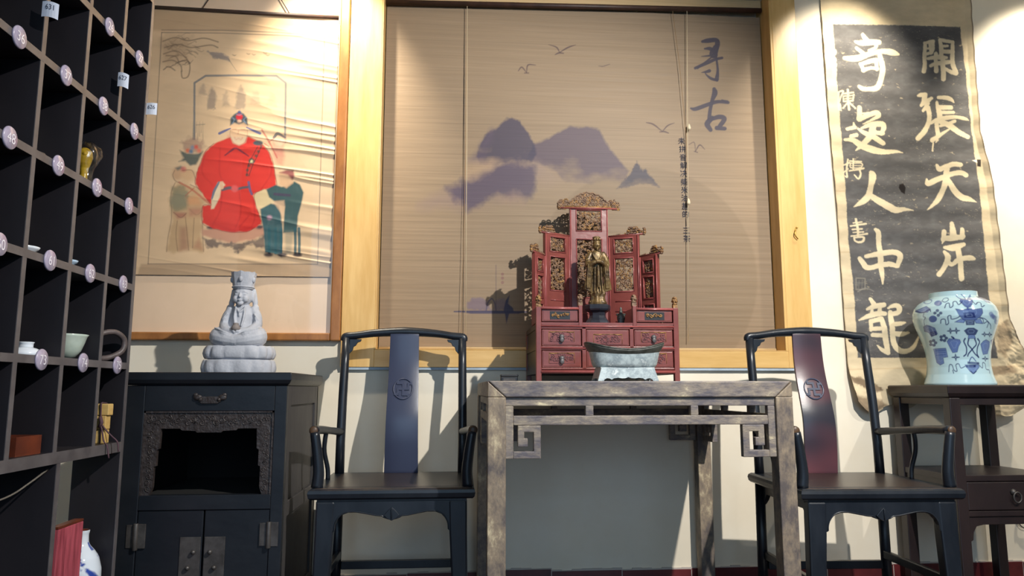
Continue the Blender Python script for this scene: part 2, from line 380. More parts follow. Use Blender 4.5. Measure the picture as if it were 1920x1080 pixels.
def sheet(name, P, canvas, mat, parent, closed_u=False):
    """P: (rows, cols, 3) points; colours from the canvas"""
    nr, nc = P.shape[:2]
    me = bpy.data.meshes.new(name); v = P.reshape(-1, 3).astype(np.float32)
    I = np.arange(nr * nc).reshape(nr, nc)
    if closed_u: a = I[:-1]; b = np.roll(I, -1, 1)[:-1]; c = np.roll(I, -1, 1)[1:]; d = I[1:]
    else: a = I[:-1, :-1]; b = I[:-1, 1:]; c = I[1:, 1:]; d = I[1:, :-1]
    q = np.stack([a, b, c, d], -1).reshape(-1, 4).astype(np.int32)
    me.vertices.add(len(v)); me.vertices.foreach_set('co', v.ravel())
    me.loops.add(q.size); me.loops.foreach_set('vertex_index', q.ravel())
    me.polygons.add(len(q)); me.polygons.foreach_set('loop_start', np.arange(0, q.size, 4, dtype=np.int32))
    me.polygons.foreach_set('use_smooth', np.ones(len(q), bool))
    me.update(calc_edges=True); me.validate()
    at_ = me.color_attributes.new('print', 'FLOAT_COLOR', 'POINT')
    at_.data.foreach_set('color', np.concatenate([canvas.c, np.ones((len(v), 1))], 1).astype(np.float32).ravel())
    me.materials.append(M[mat]); o = bpy.data.objects.new(name, me); col.objects.link(o); o.parent = parent
    return o

def settle(t, loc):
    """move the thing's origin to its base; its parts were built in room coordinates"""
    t.location = loc; mt = Matrix.Translation(-Vector(loc)); done = set()
    for ch in t.children:
        for o in [ch] + list(ch.children):
            if o.data.name not in done: done.add(o.data.name); o.data.transform(mt)
# ------------------------------------------------------------------ the room
WX0, WX1, WZ0, WZ1 = -0.325, 1.532, 1.000, 2.74      # the window recess
XL, XR, ZC, YF = -2.3, 4.2, 2.96, -6.2
b = MB(); b.box(XL, WX0, 0, 0.2, 0, ZC).box(WX1, XR, 0, 0.2, 0, ZC).box(WX0, WX1, 0, 0.2, 0, WZ0).box(WX0, WX1, 0, 0.2, WZ1, ZC).box(WX0, WX1, 0.125, 0.2, WZ0, WZ1)
struct(b.build('wall_back', 'plaster'))
struct(MB().box(XL - 0.15, XL, YF, 0.2, 0, ZC).build('wall_left', 'plaster'))
struct(MB().box(XR, XR + 0.15, YF, 0.2, 0, ZC).build('wall_right', 'plaster'))
struct(MB().box(XL - 0.15, XR + 0.15, YF, 0.2, -0.1, 0).build('floor', 'floor'))
struct(MB().box(XL - 0.15, XR + 0.15, YF, 0.2, ZC, ZC + 0.1).build('ceiling', 'ceiling'))
b = MB(); rnd = random.Random(4); x = XL
while x < XR:
    x2 = min(XR, x + 0.305); h = 0.066 + rnd.uniform(-0.006, 0.006)
    b.box(x, x2 - 0.004, -0.012, -0.0005, 0, h, 0)
    b.box(x2 - 0.004, x2, -0.010, -0.0005, 0, h - 0.004, 1)
    n = 7                                                            # crumbly plaster line along the tile tops
    for k in range(n):
        xa = x + (x2 - x) * k / n; b.box(xa, xa + (x2 - x) / n, -0.006, -0.0005, h - 0.004, h + rnd.uniform(0.001, 0.009), 1)
    x = x2
struct(b.build('baseboard_back', ['maroon', 'grout']))
# varnished pine casing round the window recess
wf = MB()
wf.box(-0.468, WX0, -0.022, -0.0005, 0.925, 2.955, 0).box(WX1, 1.652, -0.022, -0.0005, 0.925, 2.955, 0)
wf.box(WX0, WX1, -0.022, -0.0005, 0.925, WZ0, 1).box(WX0, WX1, -0.022, -0.0005, WZ1, 2.955, 1)
wf.box(WX0, WX0 + 0.006, -0.022, 0.124, WZ0 + 0.0005, WZ1 - 0.0005, 0).box(WX1 - 0.012, WX1, -0.022, 0.124, WZ0 + 0.0005, WZ1 - 0.0005, 0)
wf.box(WX0 + 0.006, WX1 - 0.012, -0.022, 0.124, WZ0 + 0.0005, WZ0 + 0.004, 1)
wf.box(-0.468, 1.652, -0.018, -0.0005, 0.913, 0.925, 2)
struct(wf.build('window_1', ['pine', 'pine_h', 'blue_tape'], bevel=0.002))

# ------------------------------------------------------------------ bamboo roller blind with an ink landscape
bl = thing('bamboo_blind', 'wide bamboo roller blind printed with ink mountains, gulls and two large characters', 'blind')
YB = 0.075; BX0, BX1, BZ0, BZ1 = WX0 + 0.010, WX1 - 0.016, 1.012, 2.66
nx, nz = 740, 660
gx, gz = np.meshgrid(np.linspace(BX0, BX1, nx), np.linspace(BZ0, BZ1, nz))
gy = YB + 0.0016 * (fbm(gx * 1.5, gz * 60, 3) - 0.5) + 0.004 * (fbm(gx * 2, gz * 3, 9) - 0.5)
PX, PY = proj(gx, np.full_like(gx, YB), gz)
c = Canvas(PX, PY, (144, 123, 99))
slat = (fbm(gx.ravel() * 2.0, gz.ravel() * 110, 12, 3) - 0.5)
c.c *= (1 + 0.17 * slat)[:, None]
for k in range(14):                                                 # darker bamboo strips across the width
    zz = BZ0 + (BZ1 - BZ0) * random.Random(k + 40).random(); c.c *= (1 - 0.12 * np.exp(-((gz.ravel() - zz) / 0.0022) ** 2))[:, None]
n_ = 60; c.poly([(1208 + 212 * math.cos(2 * PI * i / n_), 527 + 212 * math.sin(2 * PI * i / n_)) for i in range(n_)], (124, 105, 82), 0.45, 5)     # big soft-edged disc, darker than the sheet
c.crop(760, 180, 2.454)
hz = lambda y0, y1: (lambda X, Y: 1 - np.clip((Y - (180 + y0 / 2.454)) / ((y1 - y0) / 2.454) + (fbm(X * 0.03, Y * 0.05, 21) - 0.5) * 1.6, 0, 1))
c.poly([(60, 500), (180, 440), (260, 400), (330, 370), (420, 300), (540, 290), (640, 300), (560, 420), (420, 470), (260, 520), (150, 505)], (118, 98, 108), 0.35, 30, 14, 0.03)
c.poly([(755, 143), (860, 143), (892, 160), (932, 232), (985, 292), (1026, 345), (1000, 405), (930, 390), (850, 405), (740, 395), (690, 350), (620, 310), (560, 290), (590, 222), (640, 205), (700, 170)], (84, 72, 86), 0.86, 5, 3, 0.10, hz(300, 460))
c.poly([(560, 290), (640, 310), (700, 350), (720, 390), (640, 420), (560, 380)], (150, 128, 116), 0.4, 24, 8, 0.05)
c.poly([(490, 96), (530, 118), (560, 160), (592, 222), (606, 262), (580, 300), (480, 300), (400, 316), (345, 310), (326, 280), (340, 235), (362, 185), (420, 148), (455, 115)], (66, 60, 78), 0.90, 5, 4, 0.10, hz(250, 400))
c.poly([(300, 300), (345, 210), (400, 160), (380, 260), (345, 310)], (90, 76, 92), 0.5, 16, 8, 0.05)
c.poly([(195, 425), (255, 392), (330, 372), (420, 315), (520, 305), (592, 325), (592, 420), (562, 482), (500, 468), (430, 458), (372, 480), (330, 512), (287, 532), (255, 490)], (76, 66, 86), 0.84, 14, 12, 0.06)
c.poly([(280, 330), (400, 290), (440, 300), (330, 370), (270, 380)], (176, 146, 116), 0.55, 18, 8, 0.05)
c.poly([(430, 470), (500, 430), (560, 470), (540, 500), (450, 500)], (150, 124, 110), 0.45, 14, 8, 0.08)
c.poly([(972, 425), (1010, 382), (1040, 352), (1052, 325), (1065, 298), (1082, 332), (1092, 345), (1108, 336), (1118, 360), (1142, 382), (1172, 424), (1130, 407), (1080, 404), (1030, 417)], (62, 60, 74), 0.88, 3, 2.5, 0.35, hz(385, 470))
# moored boat, reeds, bridge arch and lantern pole
c.stroke([(225, 992, 3), (400, 992, 5), (560, 995, 3)], (72, 66, 88), alpha=0.9)
c.poly([(288, 985), (285, 950), (310, 930), (345, 928), (375, 940), (390, 985)], (112, 96, 110), 0.75, 5, 4, 0.2)
c.poly([(400, 985), (415, 945), (445, 930), (475, 950), (480, 985)], (112, 96, 110), 0.6, 5, 4, 0.2)
c.stroke([(372, 990, 3), (378, 955, 3), (397, 932, 3), (412, 955, 3), (418, 990, 3)], (80, 72, 92), alpha=0.8)
c.poly([(452, 985), (462, 940), (480, 915), (472, 955), (495, 975), (500, 995), (478, 1000), (465, 1048), (458, 1000)], (58, 58, 84), 0.9, 2)
c.poly([(240, 990), (560, 990), (520, 1002), (300, 1002)], (66, 62, 88), 0.85, 2)
c.stroke([(417, 778, 1.5), (417, 985, 1.5)], (100, 84, 84), alpha=0.8)
for yy in (820, 838, 858): c.dot(447, yy, 7, (126, 88, 84), 0.75)
# gulls
INK = (84, 66, 66)
c.crop(1000, 60, 4.153)
for S in ([(120, 98, 2), (180, 118, 5), (205, 158, 3)], [(205, 158, 3), (270, 120, 6), (330, 100, 2)], [(170, 175, 3), (200, 162, 6), (235, 165, 4)],
          [(880, 705, 3), (935, 720, 6), (1005, 775, 3)], [(1005, 775, 3), (1045, 730, 5), (1098, 708, 2)], [(985, 778, 4), (1020, 776, 6), (1052, 787, 4)],
          [(1210, 878, 2), (1252, 860, 3), (1262, 930, 2)], [(1262, 930, 3), (1295, 880, 5), (1335, 915, 2)], [(1252, 930, 3), (1278, 938, 4)],
          [(510, 264, 2), (545, 266, 3), (595, 250, 2)]):
    c.stroke(S, INK, alpha=0.9)
c.crop(640, 0, 1.543)
for S in ([(512, 205, 1), (522, 194, 2), (536, 210, 1)], [(536, 210, 1), (540, 188, 2), (562, 188, 1)], [(530, 211, 1.5), (542, 211, 1.5)]): c.stroke(S, INK, alpha=0.85)
# the two large brush characters
TI = (70, 64, 76)
c.crop(1280, 60, 5.4)
for S in ([(200, 97, 14), (255, 88, 24), (335, 82, 22), (352, 115, 26), (338, 190, 22), (325, 240, 26)], [(222, 170, 8), (270, 168, 18), (300, 182, 20)], [(190, 248, 3), (255, 242, 9), (340, 236, 15)],
          [(335, 160, 30), (305, 215, 34), (305, 240, 26)], [(285, 262, 8), (220, 312, 8), (150, 365, 12)], [(127, 366, 14), (250, 312, 18), (330, 278, 15), (398, 263, 13)],
          [(340, 255, 10), (354, 390, 13), (345, 475, 22)], [(348, 490, 14), (285, 470, 14), (238, 432, 7), (228, 408, 5)], [(190, 411, 3), (245, 402, 14), (270, 394, 17)],
          [(318, 578, 18), (325, 620, 28), (300, 690, 19), (276, 800, 18), (270, 890, 22)], [(82, 774, 9), (130, 780, 20), (250, 737, 20), (350, 707, 18), (460, 715, 15)], [(395, 688, 5), (450, 708, 16)],
          [(300, 870, 22), (248, 930, 28), (282, 992, 20)], [(285, 885, 18), (370, 860, 24), (422, 880, 24), (375, 955, 22)], [(345, 972, 22), (425, 978, 20)]):
    c.stroke(S, TI, alpha=0.96)
sheet('bamboo_sheet', np.stack([gx, gy, gz], -1), c, 'print_blind', bl)
# small column of brush characters
mb = MB()
def put_text(mb, body, size, px, py, Y, mat=0, rot=0.0, wx=1.0):
    v, f = text_bits(body, size); p = at(px, py, Y); ca, sa = math.cos(rot), math.sin(rot)
    mb.add([(p[0] + (x * ca - z * sa) * wx, Y, p[2] + x * sa + z * ca) for x, z in v], f, mat)
colm = [(1278, 264, '未'), (1280, 279, '拼'), (1281, 295, '音'), (1282, 310, '解'), (1282, 325, '决'), (1283, 341, '柴'), (1284, 356, '米'), (1284, 371, '油'), (1285, 386, '盐'), (1286, 401, '的'), (1287, 432, '三'), (1288, 447, '茶')]
for px, py, ch in colm: put_text(mb, ch, 0.036, px, py, YB - 0.004)
p0, p1 = at(1286, 410, YB - 0.004), at(1287, 424, YB - 0.004)
mb.add([(p0[0] - 0.0012, p0[1], p0[2]), (p0[0] + 0.0012, p0[1], p0[2]), (p1[0] + 0.0012, p1[1], p1[2]), (p1[0] - 0.0012, p1[1], p1[2])], [(0, 1, 2, 3)])
mb.build('brush_inscription', 'ink', bl)
mb = MB(); a, e = at(719, 8, YB), at(1423, 24, YB)
mb.tube([(a[0], YB - 0.02, a[2]), (e[0], YB - 0.02, e[2])], 0.013, 10); mb.build('head_rail', 'rod', bl)
mb = MB(); mb.prism([(BX0, a[2] + 0.014), (BX1, e[2] + 0.014), (BX1, 2.738), (BX0, 2.738)], YB - 0.02, YB + 0.02, 'xz'); mb.build('valance', 'valance', bl)
mb = MB(); mb.tube([(BX0, YB - 0.002, BZ0), (BX1, YB - 0.002, BZ0)], 0.007, 8); mb.build('bottom_rail', 'valance', bl)
def cord_px(pts, r=0.0016, mat='cordw'):
    q = [at(x, y, YB - 0.022) for x, y in pts]; return MB().tube([tuple(p) for p in q], r, 6).build('pull_cord', mat, bl)
cord_px([(876, 8), (875, 300), (873, 655)]); cord_px([(876, 8), (873, 300), (864, 655)], 0.0010, 'cord')
cord_px([(1288, 18), (1289, 240), (1291, 640)]); cord_px([(1261, 18), (1274, 120), (1287, 260), (1290, 380)], 0.0011, 'cord')
for px, py in ((1292, 238), (1291, 378)):
    p = at(px, py, YB - 0.022); MB().lathe([(0.001, -0.016), (0.008, -0.013), (0.009, -0.004), (0.006, 0.008), (0.003, 0.014), (0.001, 0.016)], 12, tuple(p)).build('cord_bead', 'bead', bl)
settle(bl, (0.6, YB, BZ0))

# ------------------------------------------------------------------ framed hanging scroll: seated official in red
fr = thing('picture_frame', 'honey brown wooden frame with pale mount board behind the portrait scroll', 'picture frame')
FX0, FX1, FZ0, FZ1 = -1.50, -0.470, 1.036, 2.80
MB().box(FX0, FX0 + 0.044, -0.036, -0.0008, FZ0, FZ1).box(FX1 - 0.044, FX1, -0.036, -0.0008, FZ0, FZ1).box(FX0 + 0.044, FX1 - 0.044, -0.036, -0.0008, FZ0, FZ0 + 0.034).box(FX0 + 0.044, FX1 - 0.044, -0.036, -0.0008, FZ1 - 0.034, FZ1).build('frame_moulding', 'frame', fr, bevel=0.006, seg=3)
MB().box(FX0 + 0.044, FX1 - 0.044, -0.005, -0.0008, FZ0 + 0.034, FZ1 - 0.034).build('mount_board', 'mount', fr)
MB().box(FX0 + 0.044, FX1 - 0.044, -0.032, -0.0300, FZ0 + 0.034, FZ1 - 0.034).build('glass_pane', 'glass', fr)
settle(fr, (-0.985, 0, FZ0))
ps = thing('portrait_scroll', 'old silk hanging scroll painted with a seated figure in a red robe', 'hanging scroll')
SX0, SX1, SZ0, SZ1 = -1.435, -0.522, 1.317, 2.536
nx, nz = 415, 555
gx, gz = np.meshgrid(np.linspace(SX0, SX1, nx), np.linspace(SZ0, SZ1, nz))
cre = np.clip((gx + 1.15) / 0.6, 0.12, 1)
_r = fbm(gx * 1.7 + 2, gz * 21 + gx * 3.0, 5, 2); _r = 1 - np.abs(_r - 0.5) * 4; _k = np.clip(_r, 0, 1) ** 2.5
gy = -0.0130 - 0.0075 * cre * _k * (0.4 + fbm(gx * 2.2, gz * 4, 19)) + 0.0025 * (fbm(gx * 2, gz * 7, 8) - 0.5)
gy = np.clip(gy, -0.026, -0.0065)
PX, PY = proj(gx, np.full_like(gx, -0.015), gz)
c = Canvas(PX, PY, (216, 184, 150))
c.c *= (1 + 0.22 * (fbm(gx.ravel() * 4, gz.ravel() * 9, 8) - 0.5))[:, None]
c.crop(240, 0, 1.688)
c.poly([(40, 835), (640, 835), (640, 900), (20, 900)], (140, 112, 90), 0.5, 4)
c.poly([(60, 10), (700, 40), (700, 100), (60, 95)], (168, 134, 100), 0.40, 6)
LN = (96, 84, 80)
for S in ([(106, 102), (63, 835)], [(106, 102), (300, 104), (490, 112), (624, 122)], [(622, 122), (600, 836)], [(62, 835), (600, 836)], [(106, 94), (300, 95), (480, 103), (560, 110)]): c.stroke(S, LN, wd=1.3, alpha=0.7, smooth=False)
for S in ([(209, 440), (210, 262), (245, 239), (360, 238), (470, 240), (499, 262), (497, 450)],): c.stroke(S, (104, 110, 118), wd=3.2, alpha=0.8, smooth=False)
for pts, al in (([(250, 345), (252, 300), (266, 274), (280, 300), (276, 345)], .6), ([(298, 335), (300, 300), (312, 288), (322, 335)], .35), ([(338, 345), (344, 295), (358, 268), (372, 300), (370, 345)], .5), ([(222, 300), (228, 275), (240, 262), (248, 300)], .4), ([(388, 330), (395, 290), (412, 284), (418, 330)], .25), ([(440, 330), (452, 292), (466, 300), (470, 340)], .25)):
    c.poly(pts, (110, 102, 104), al, 5, 3, 0.3)
rr = random.Random(7)
for S in ([(110, 130), (150, 118), (190, 128), (240, 120), (285, 132)], [(115, 150), (160, 140), (200, 150), (260, 142), (284, 150)], [(112, 170), (150, 160), (178, 178), (195, 205), (190, 240), (172, 246), (168, 225)], [(110, 195), (140, 190), (165, 205), (170, 225)], [(112, 220), (128, 210), (148, 222)], [(120, 175), (150, 178), (160, 195)], [(150, 200), (180, 190), (196, 200)]):
    c.stroke([(x, y, 2.0) for x, y in S], (88, 74, 66), alpha=0.6)
for _ in range(34):
    x_, y_ = rr.uniform(112, 215), rr.uniform(112, 215); y_ -= max(0, x_ - 165) * .6 if y_ > 165 else 0; S = [(x_, y_, 0.6)]
    for q in range(3): x_ += rr.uniform(4, 13); y_ += rr.uniform(-8, 8); S.append((x_, y_, rr.uniform(.6, 2.2)))
    c.stroke(S, (92, 78, 68), alpha=rr.uniform(.25, .6))
for (x_, y_) in ((330, 172), (375, 168), (392, 170), (428, 166), (436, 172)): c.stroke([(x_, y_, 1.2), (x_ + 6, y_ + 3, 2), (x_ + 12, y_ + 1, .8)], (96, 82, 72), alpha=.5)
c.poly([(105, 120), (200, 115), (190, 180), (130, 215), (105, 200)], (140, 110, 84), 0.35, 14, 8, 0.08)
c.poly([(250, 162), (290, 165), (318, 180), (320, 192), (270, 182)], (112, 108, 116), 0.7, 3, 3, 0.2)
c.stroke([(318, 186, 1.5), (330, 205, 1), (344, 225, .7)], (112, 100, 96), alpha=0.6)
c.crop(300, 180, 3.375)
RED = (206, 44, 40); TEAL = (38, 78, 84); FLESH = (214, 172, 140); CREAM = (212, 190, 150); DK = (60, 50, 56)
# attendants at the left, muted
c.poly([(75, 570), (130, 545), (190, 560), (250, 590), (310, 670), (270, 690), (265, 800), (270, 990), (200, 975), (110, 985), (40, 985), (70, 800), (65, 650)], (184, 150, 112), 0.8, 8, 6, 0.08)
c.poly([(70, 580), (150, 570), (180, 640), (170, 720), (90, 740), (68, 660)], (130, 124, 98), 0.7, 7, 6, 0.1)
c.poly([(160, 640), (240, 630), (262, 690), (175, 690)], (206, 140, 96), 0.6, 8)
c.poly([(85, 735), (165, 740), (160, 765), (110, 775)], (158, 84, 76), 0.65, 6); c.poly([(185, 715), (262, 710), (255, 745), (190, 755)], (168, 90, 88), 0.65, 6)
c.poly([(125, 830), (165, 830), (180, 975), (120, 985)], (150, 96, 82), 0.5, 10); c.poly([(210, 960), (245, 900), (270, 975)], (168, 104, 84), 0.5, 8)
c.dot(108, 490, 32, (190, 146, 112), 0.7, 8, 42); c.dot(175, 500, 48, (204, 160, 120), 0.7, 10, 44)
c.poly([(95, 455), (130, 440), (150, 455), (110, 470)], TEAL, 0.7, 4); c.dot(148, 462, 17, (196, 80, 84), 0.7, 5)
for S in ([(120, 545, 6), (200, 590, 6), (310, 680, 7)], [(160, 630, 4), (215, 580, 3)]): c.stroke(S, (176, 76, 62), alpha=0.6)
c.poly([(120, 338), (170, 362), (240, 362), (272, 350), (245, 395), (225, 430), (190, 440), (160, 412), (118, 415), (150, 390)], (40, 70, 74), 0.85, 4, 2, 0.1)
c.poly([(140, 300), (170, 262), (215, 255), (272, 280), (282, 310), (265, 345), (180, 358), (145, 330)], (142, 108, 98), 0.6, 8, 6, 0.15)
for x_, y_, cc in ((175, 345, (206, 96, 60)), (205, 325, (120, 130, 150)), (228, 322, (206, 78, 66)), (245, 345, (212, 110, 90)), (195, 350, (70, 110, 140))): c.dot(x_, y_, 13, cc, 0.85, 4)
for k in range(7): c.stroke([(205 + k * 11, 275 - (k % 3) * 22, 2.5), (210 + k * 10, 160 + (k % 2) * 30, 1.2)], (96, 92, 88), alpha=0.4, smooth=False)
c.stroke([(228, 182, 3), (282, 178, 3)], (90, 96, 92), alpha=0.5)
OL = (104, 76, 62)
for S in ([(95, 548), (72, 600), (66, 660), (72, 720), (68, 800), (48, 900), (40, 985)], [(190, 560), (250, 592), (308, 668)], [(160, 770), (168, 850), (180, 975)], [(268, 700), (268, 850), (275, 985)], [(84, 735), (130, 768), (165, 742)], [(186, 716), (230, 752), (262, 728)], [(108, 790), (100, 880), (110, 980)], [(215, 770), (210, 860), (205, 960)], [(92, 470), (80, 500), (95, 535), (125, 550)], [(140, 470), (200, 470), (222, 520)]):
    c.stroke([(x_, y_, 2.6) for x_, y_ in S], OL, alpha=.55)
c.poly([(60, 640), (105, 600), (160, 620), (175, 700), (120, 715), (70, 690)], (122, 122, 104), .55, 8, 5, .1); c.poly([(170, 700), (262, 690), (262, 770), (175, 770)], (186, 140, 108), .5, 6)
# child with peach branch, upper right
c.poly([(712, 270), (745, 240), (790, 255), (800, 290), (775, 330), (780, 380), (735, 380), (712, 330)], (214, 160, 136), 0.85, 5, 3, 0.1); c.poly([(715, 275), (740, 248), (780, 262), (790, 290), (765, 318), (730, 312)], (226, 190, 160), .8, 4); c.poly([(712, 320), (780, 325), (790, 380), (775, 440), (740, 430), (715, 380)], (198, 128, 112), .55, 8)
c.stroke([(720, 262, 8), (745, 238, 9), (790, 262, 6)], (70, 80, 92), alpha=0.8)
for S in ([(645, 215, 5), (690, 290, 6), (740, 390, 4)], [(690, 290, 3), (720, 270, 3)], [(660, 300, 3), (690, 320, 3)]): c.stroke(S, (186, 74, 74), alpha=0.65)
# seat and rocks
c.poly([(262, 840), (655, 820), (662, 872), (600, 905), (520, 925), (430, 930), (330, 905), (268, 880)], (186, 132, 112), 0.85, 6, 3, 0.1)
c.poly([(268, 895), (330, 908), (430, 932), (520, 926), (600, 906), (664, 880), (668, 965), (610, 955), (590, 935), (540, 950), (490, 992), (440, 955), (380, 945), (330, 965), (285, 950)], (96, 82, 80), 0.85, 5, 5, 0.15)
c.dot(318, 832, 24, (52, 46, 62), 0.9, 4, 10); c.dot(630, 828, 22, (52, 46, 62), 0.9, 4, 12)
# robe
robe = [(430, 268), (470, 255), (560, 258), (640, 300), (690, 355), (715, 420), (728, 500), (738, 570), (700, 585), (655, 590), (598, 620), (606, 690), (640, 790), (640, 812), (600, 832), (545, 858), (440, 860), (340, 838), (267, 802), (270, 695), (322, 690), (300, 660), (262, 610), (222, 555), (228, 500), (255, 425), (285, 350), (340, 300)]
c.poly(robe, RED, 0.97, 3, 2, 0.1)
for S in ([(285, 360, 3), (265, 480, 3), (330, 560, 2)], [(690, 360, 3), (705, 480, 3), (640, 590, 2)], [(390, 600, 3), (380, 720, 4), (330, 820, 2)], [(500, 610, 3), (510, 740, 4), (470, 850, 2)], [(590, 640, 3), (600, 760, 3), (580, 830, 2)], [(380, 330, 3), (375, 480, 3), (400, 540, 2)], [(560, 760, 4), (500, 830, 3)]):
    c.stroke(S, (160, 30, 34), alpha=0.5, soft=3)
c.poly([(330, 800), (470, 850), (620, 810), (545, 858), (440, 860)], (168, 36, 40), 0.5, 8)
c.stroke([(410, 375, 4), (450, 345, 6), (480, 330, 6), (515, 350, 6), (560, 380, 4)], (96, 40, 60), alpha=0.8)
c.poly([(430, 250), (560, 250), (575, 300), (500, 330), (425, 300)], (196, 50, 50), 0.5, 8)
c.stroke([(395, 592, 9), (440, 580, 10), (470, 592, 8), (520, 580, 8), (560, 575, 8)], (60, 86, 96), alpha=0.85); c.dot(472, 586, 22, (214, 92, 92), 0.9, 4)
c.poly([(365, 545), (395, 540), (412, 562), (385, 590), (378, 640), (340, 712), (322, 715), (325, 650), (345, 590)], (214, 196, 166), 0.95, 3)
c.stroke([(372, 545, 6), (342, 600, 8), (328, 650, 5)], (92, 104, 128), alpha=0.9); c.stroke([(385, 552, 11), (392, 580, 10)], FLESH, alpha=0.9)
c.stroke([(560, 545, 8), (568, 590, 8), (580, 620, 7)], (84, 92, 132), alpha=0.85)
c.poly([(588, 628), (655, 590), (690, 610), (730, 665), (690, 700), (655, 715), (610, 690)], CREAM, 0.95, 3)
for (x_, y_) in ((640, 318), (622, 350), (606, 378), (580, 412), (562, 440), (552, 468), (550, 498)): c.dot(x_, y_, 9, (70, 70, 66), 0.85, 3)
c.dot(578, 411, 19, (64, 80, 76), 0.95, 3); c.dot(578, 411, 9, (206, 196, 150), 0.95, 3); c.dot(620, 297, 31, (58, 84, 92), 0.95, 3, 16)
for S in (robe[:9], robe[9:14], robe[14:22], robe[22:]): c.stroke([(x_, y_, 2.2) for x_, y_ in S], (120, 40, 44), alpha=.6)
for S in ([(620, 318), (590, 370), (560, 430), (548, 500)], [(640, 322), (612, 384), (585, 440), (562, 505)]): c.stroke([(x_, y_, 2.4) for x_, y_ in S], (60, 54, 56), alpha=.8)
# head
c.poly([(445, 180), (550, 178), (552, 250), (530, 296), (500, 310), (465, 296), (442, 250)], (216, 176, 142), 0.97, 4)
c.poly([(444, 250), (470, 262), (500, 258), (530, 262), (552, 248), (540, 292), (500, 312), (462, 296)], (206, 186, 160), 0.8, 5)
c.stroke([(472, 262, 4), (480, 276, 4), (496, 268, 4), (512, 276, 4), (522, 262, 4)], (200, 130, 112), alpha=0.5); c.stroke([(446, 215, 2), (443, 250, 2), (465, 296, 2), (500, 310, 2), (532, 296, 2), (552, 250, 2), (552, 215, 2)], (150, 104, 84), alpha=.5)
for x_ in range(452, 548, 12): c.stroke([(x_, 268, 2), (x_ + (500 - x_) * .12, 302 - abs(x_ - 500) * .25, 1)], (222, 206, 182), alpha=.28)
for S in ([(458, 212, 3), (482, 210, 3)], [(512, 210, 3), (538, 212, 3)], [(497, 220, 2.5), (494, 240, 3.5)]): c.stroke(S, (170, 116, 92), alpha=0.5)
c.poly([(443, 186), (446, 140), (470, 115), (500, 98), (530, 112), (552, 140), (556, 186), (530, 168), (500, 178), (468, 168)], (60, 76, 88), 0.95, 3); c.dot(502, 132, 21, (214, 48, 60), 0.95, 3); c.dot(502, 160, 14, (222, 178, 150), 0.95, 3, 10); c.dot(503, 103, 10, (70, 84, 140), 0.9, 3)
for S in ([(455, 175, 2), (470, 150, 3), (455, 135, 2)], [(545, 175, 2), (530, 150, 3), (548, 135, 2)], [(480, 112, 2), (500, 122, 3), (522, 112, 2)]): c.stroke(S, (120, 140, 168), alpha=.8)
for S in ([(445, 205, 4), (410, 220, 7), (375, 236, 8)], [(548, 198, 4), (590, 218, 7), (632, 236, 8)]): c.stroke(S, (62, 82, 140), alpha=0.85)
# attendant in teal, right
c.poly([(672, 590), (730, 562), (770, 575), (850, 540), (885, 560), (908, 610), (895, 680), (872, 760), (868, 860), (780, 865), (788, 700), (740, 680), (690, 640)], TEAL, 0.96, 3)
c.poly([(635, 715), (700, 680), (750, 690), (772, 770), (775, 850), (770, 1020), (735, 1000), (700, 995), (665, 990), (655, 850), (640, 770)], (40, 84, 94), 0.96, 3)
for x_ in (690, 730, 765, 855, 880): c.stroke([(x_, 840, 9), (x_ + 2, 995, 8)], (44, 88, 98), alpha=0.9, smooth=False)
c.poly([(790, 850), (845, 850), (830, 1000), (795, 1000)], (120, 128, 118), 0.45, 5)
for x_ in (685, 775, 870): c.dot(x_, 1005, 28, DK, 0.9, 4, 14)
c.poly([(755, 480), (835, 500), (842, 550), (800, 582), (755, 560)], (206, 166, 132), 0.95, 4); c.poly([(755, 485), (800, 468), (845, 470), (852, 510), (838, 530), (810, 500)], (128, 58, 66), 0.9, 4)
c.stroke([(725, 620, 9), (820, 628, 8)], (74, 52, 84), alpha=0.7); c.poly([(720, 665), (785, 660), (790, 700), (770, 800), (765, 740), (730, 690)], (206, 170, 140), 0.8, 4); c.dot(693, 770, 16, (170, 130, 150), 0.8, 4)
sheet('painted_silk', np.stack([gx, gy, gz], -1), c, 'print_silk', ps)
p0, p1 = at(285, 14, -0.018), at(634, 33, -0.018)
MB().tube([(SX0 + 0.01, -0.0165, p0[2] + 0.004), (SX1 - 0.002, -0.0165, p1[2])], 0.0085, 10).build('top_rod', 'rod', ps)
for (ax, ay, bx_, by_) in ((378, 18, 408, -26), (542, 24, 512, -26)):
    p, q = at(ax, ay, -0.017), at(bx_, by_, -0.017); MB().tube([tuple(p), tuple(q)], 0.0022, 6).build('hanging_cord', 'rod', ps)
settle(ps, (-0.98, -0.015, SZ0))

# ------------------------------------------------------------------ ink rubbing scroll at the right
rb = thing('calligraphy_scroll', 'tall worn ink rubbing scroll with large pale characters on black', 'hanging scroll')
nr, ncol = 760, 330
ys = np.linspace(-45, 752, nr); v_ = np.linspace(0, 1, nr)
xl = np.interp(ys, [-45, 45, 200, 400, 640, 700, 752], [1534, 1542, 1553, 1570, 1586, 1590, 1601])
xr = np.interp(ys, [-45, 0, 100, 200, 250, 330, 430, 540, 600, 640, 680, 752], [1815, 1818, 1824, 1832, 1836, 1857, 1870, 1884, 1890, 1903, 1912, 1908])
u_ = np.linspace(0, 1, ncol)
PXg = xl[:, None] + (xr - xl)[:, None] * u_[None, :]
PYg = np.repeat(ys[:, None], ncol, 1) + (np.clip((ys[:, None] - 660) / 90, 0, 1)) * (18 * np.sin(u_[None, :] * 9) + 10 * np.sin(u_[None, :] * 23) - 22 * (u_[None, :] > .86) * 0)
Y0 = -0.012
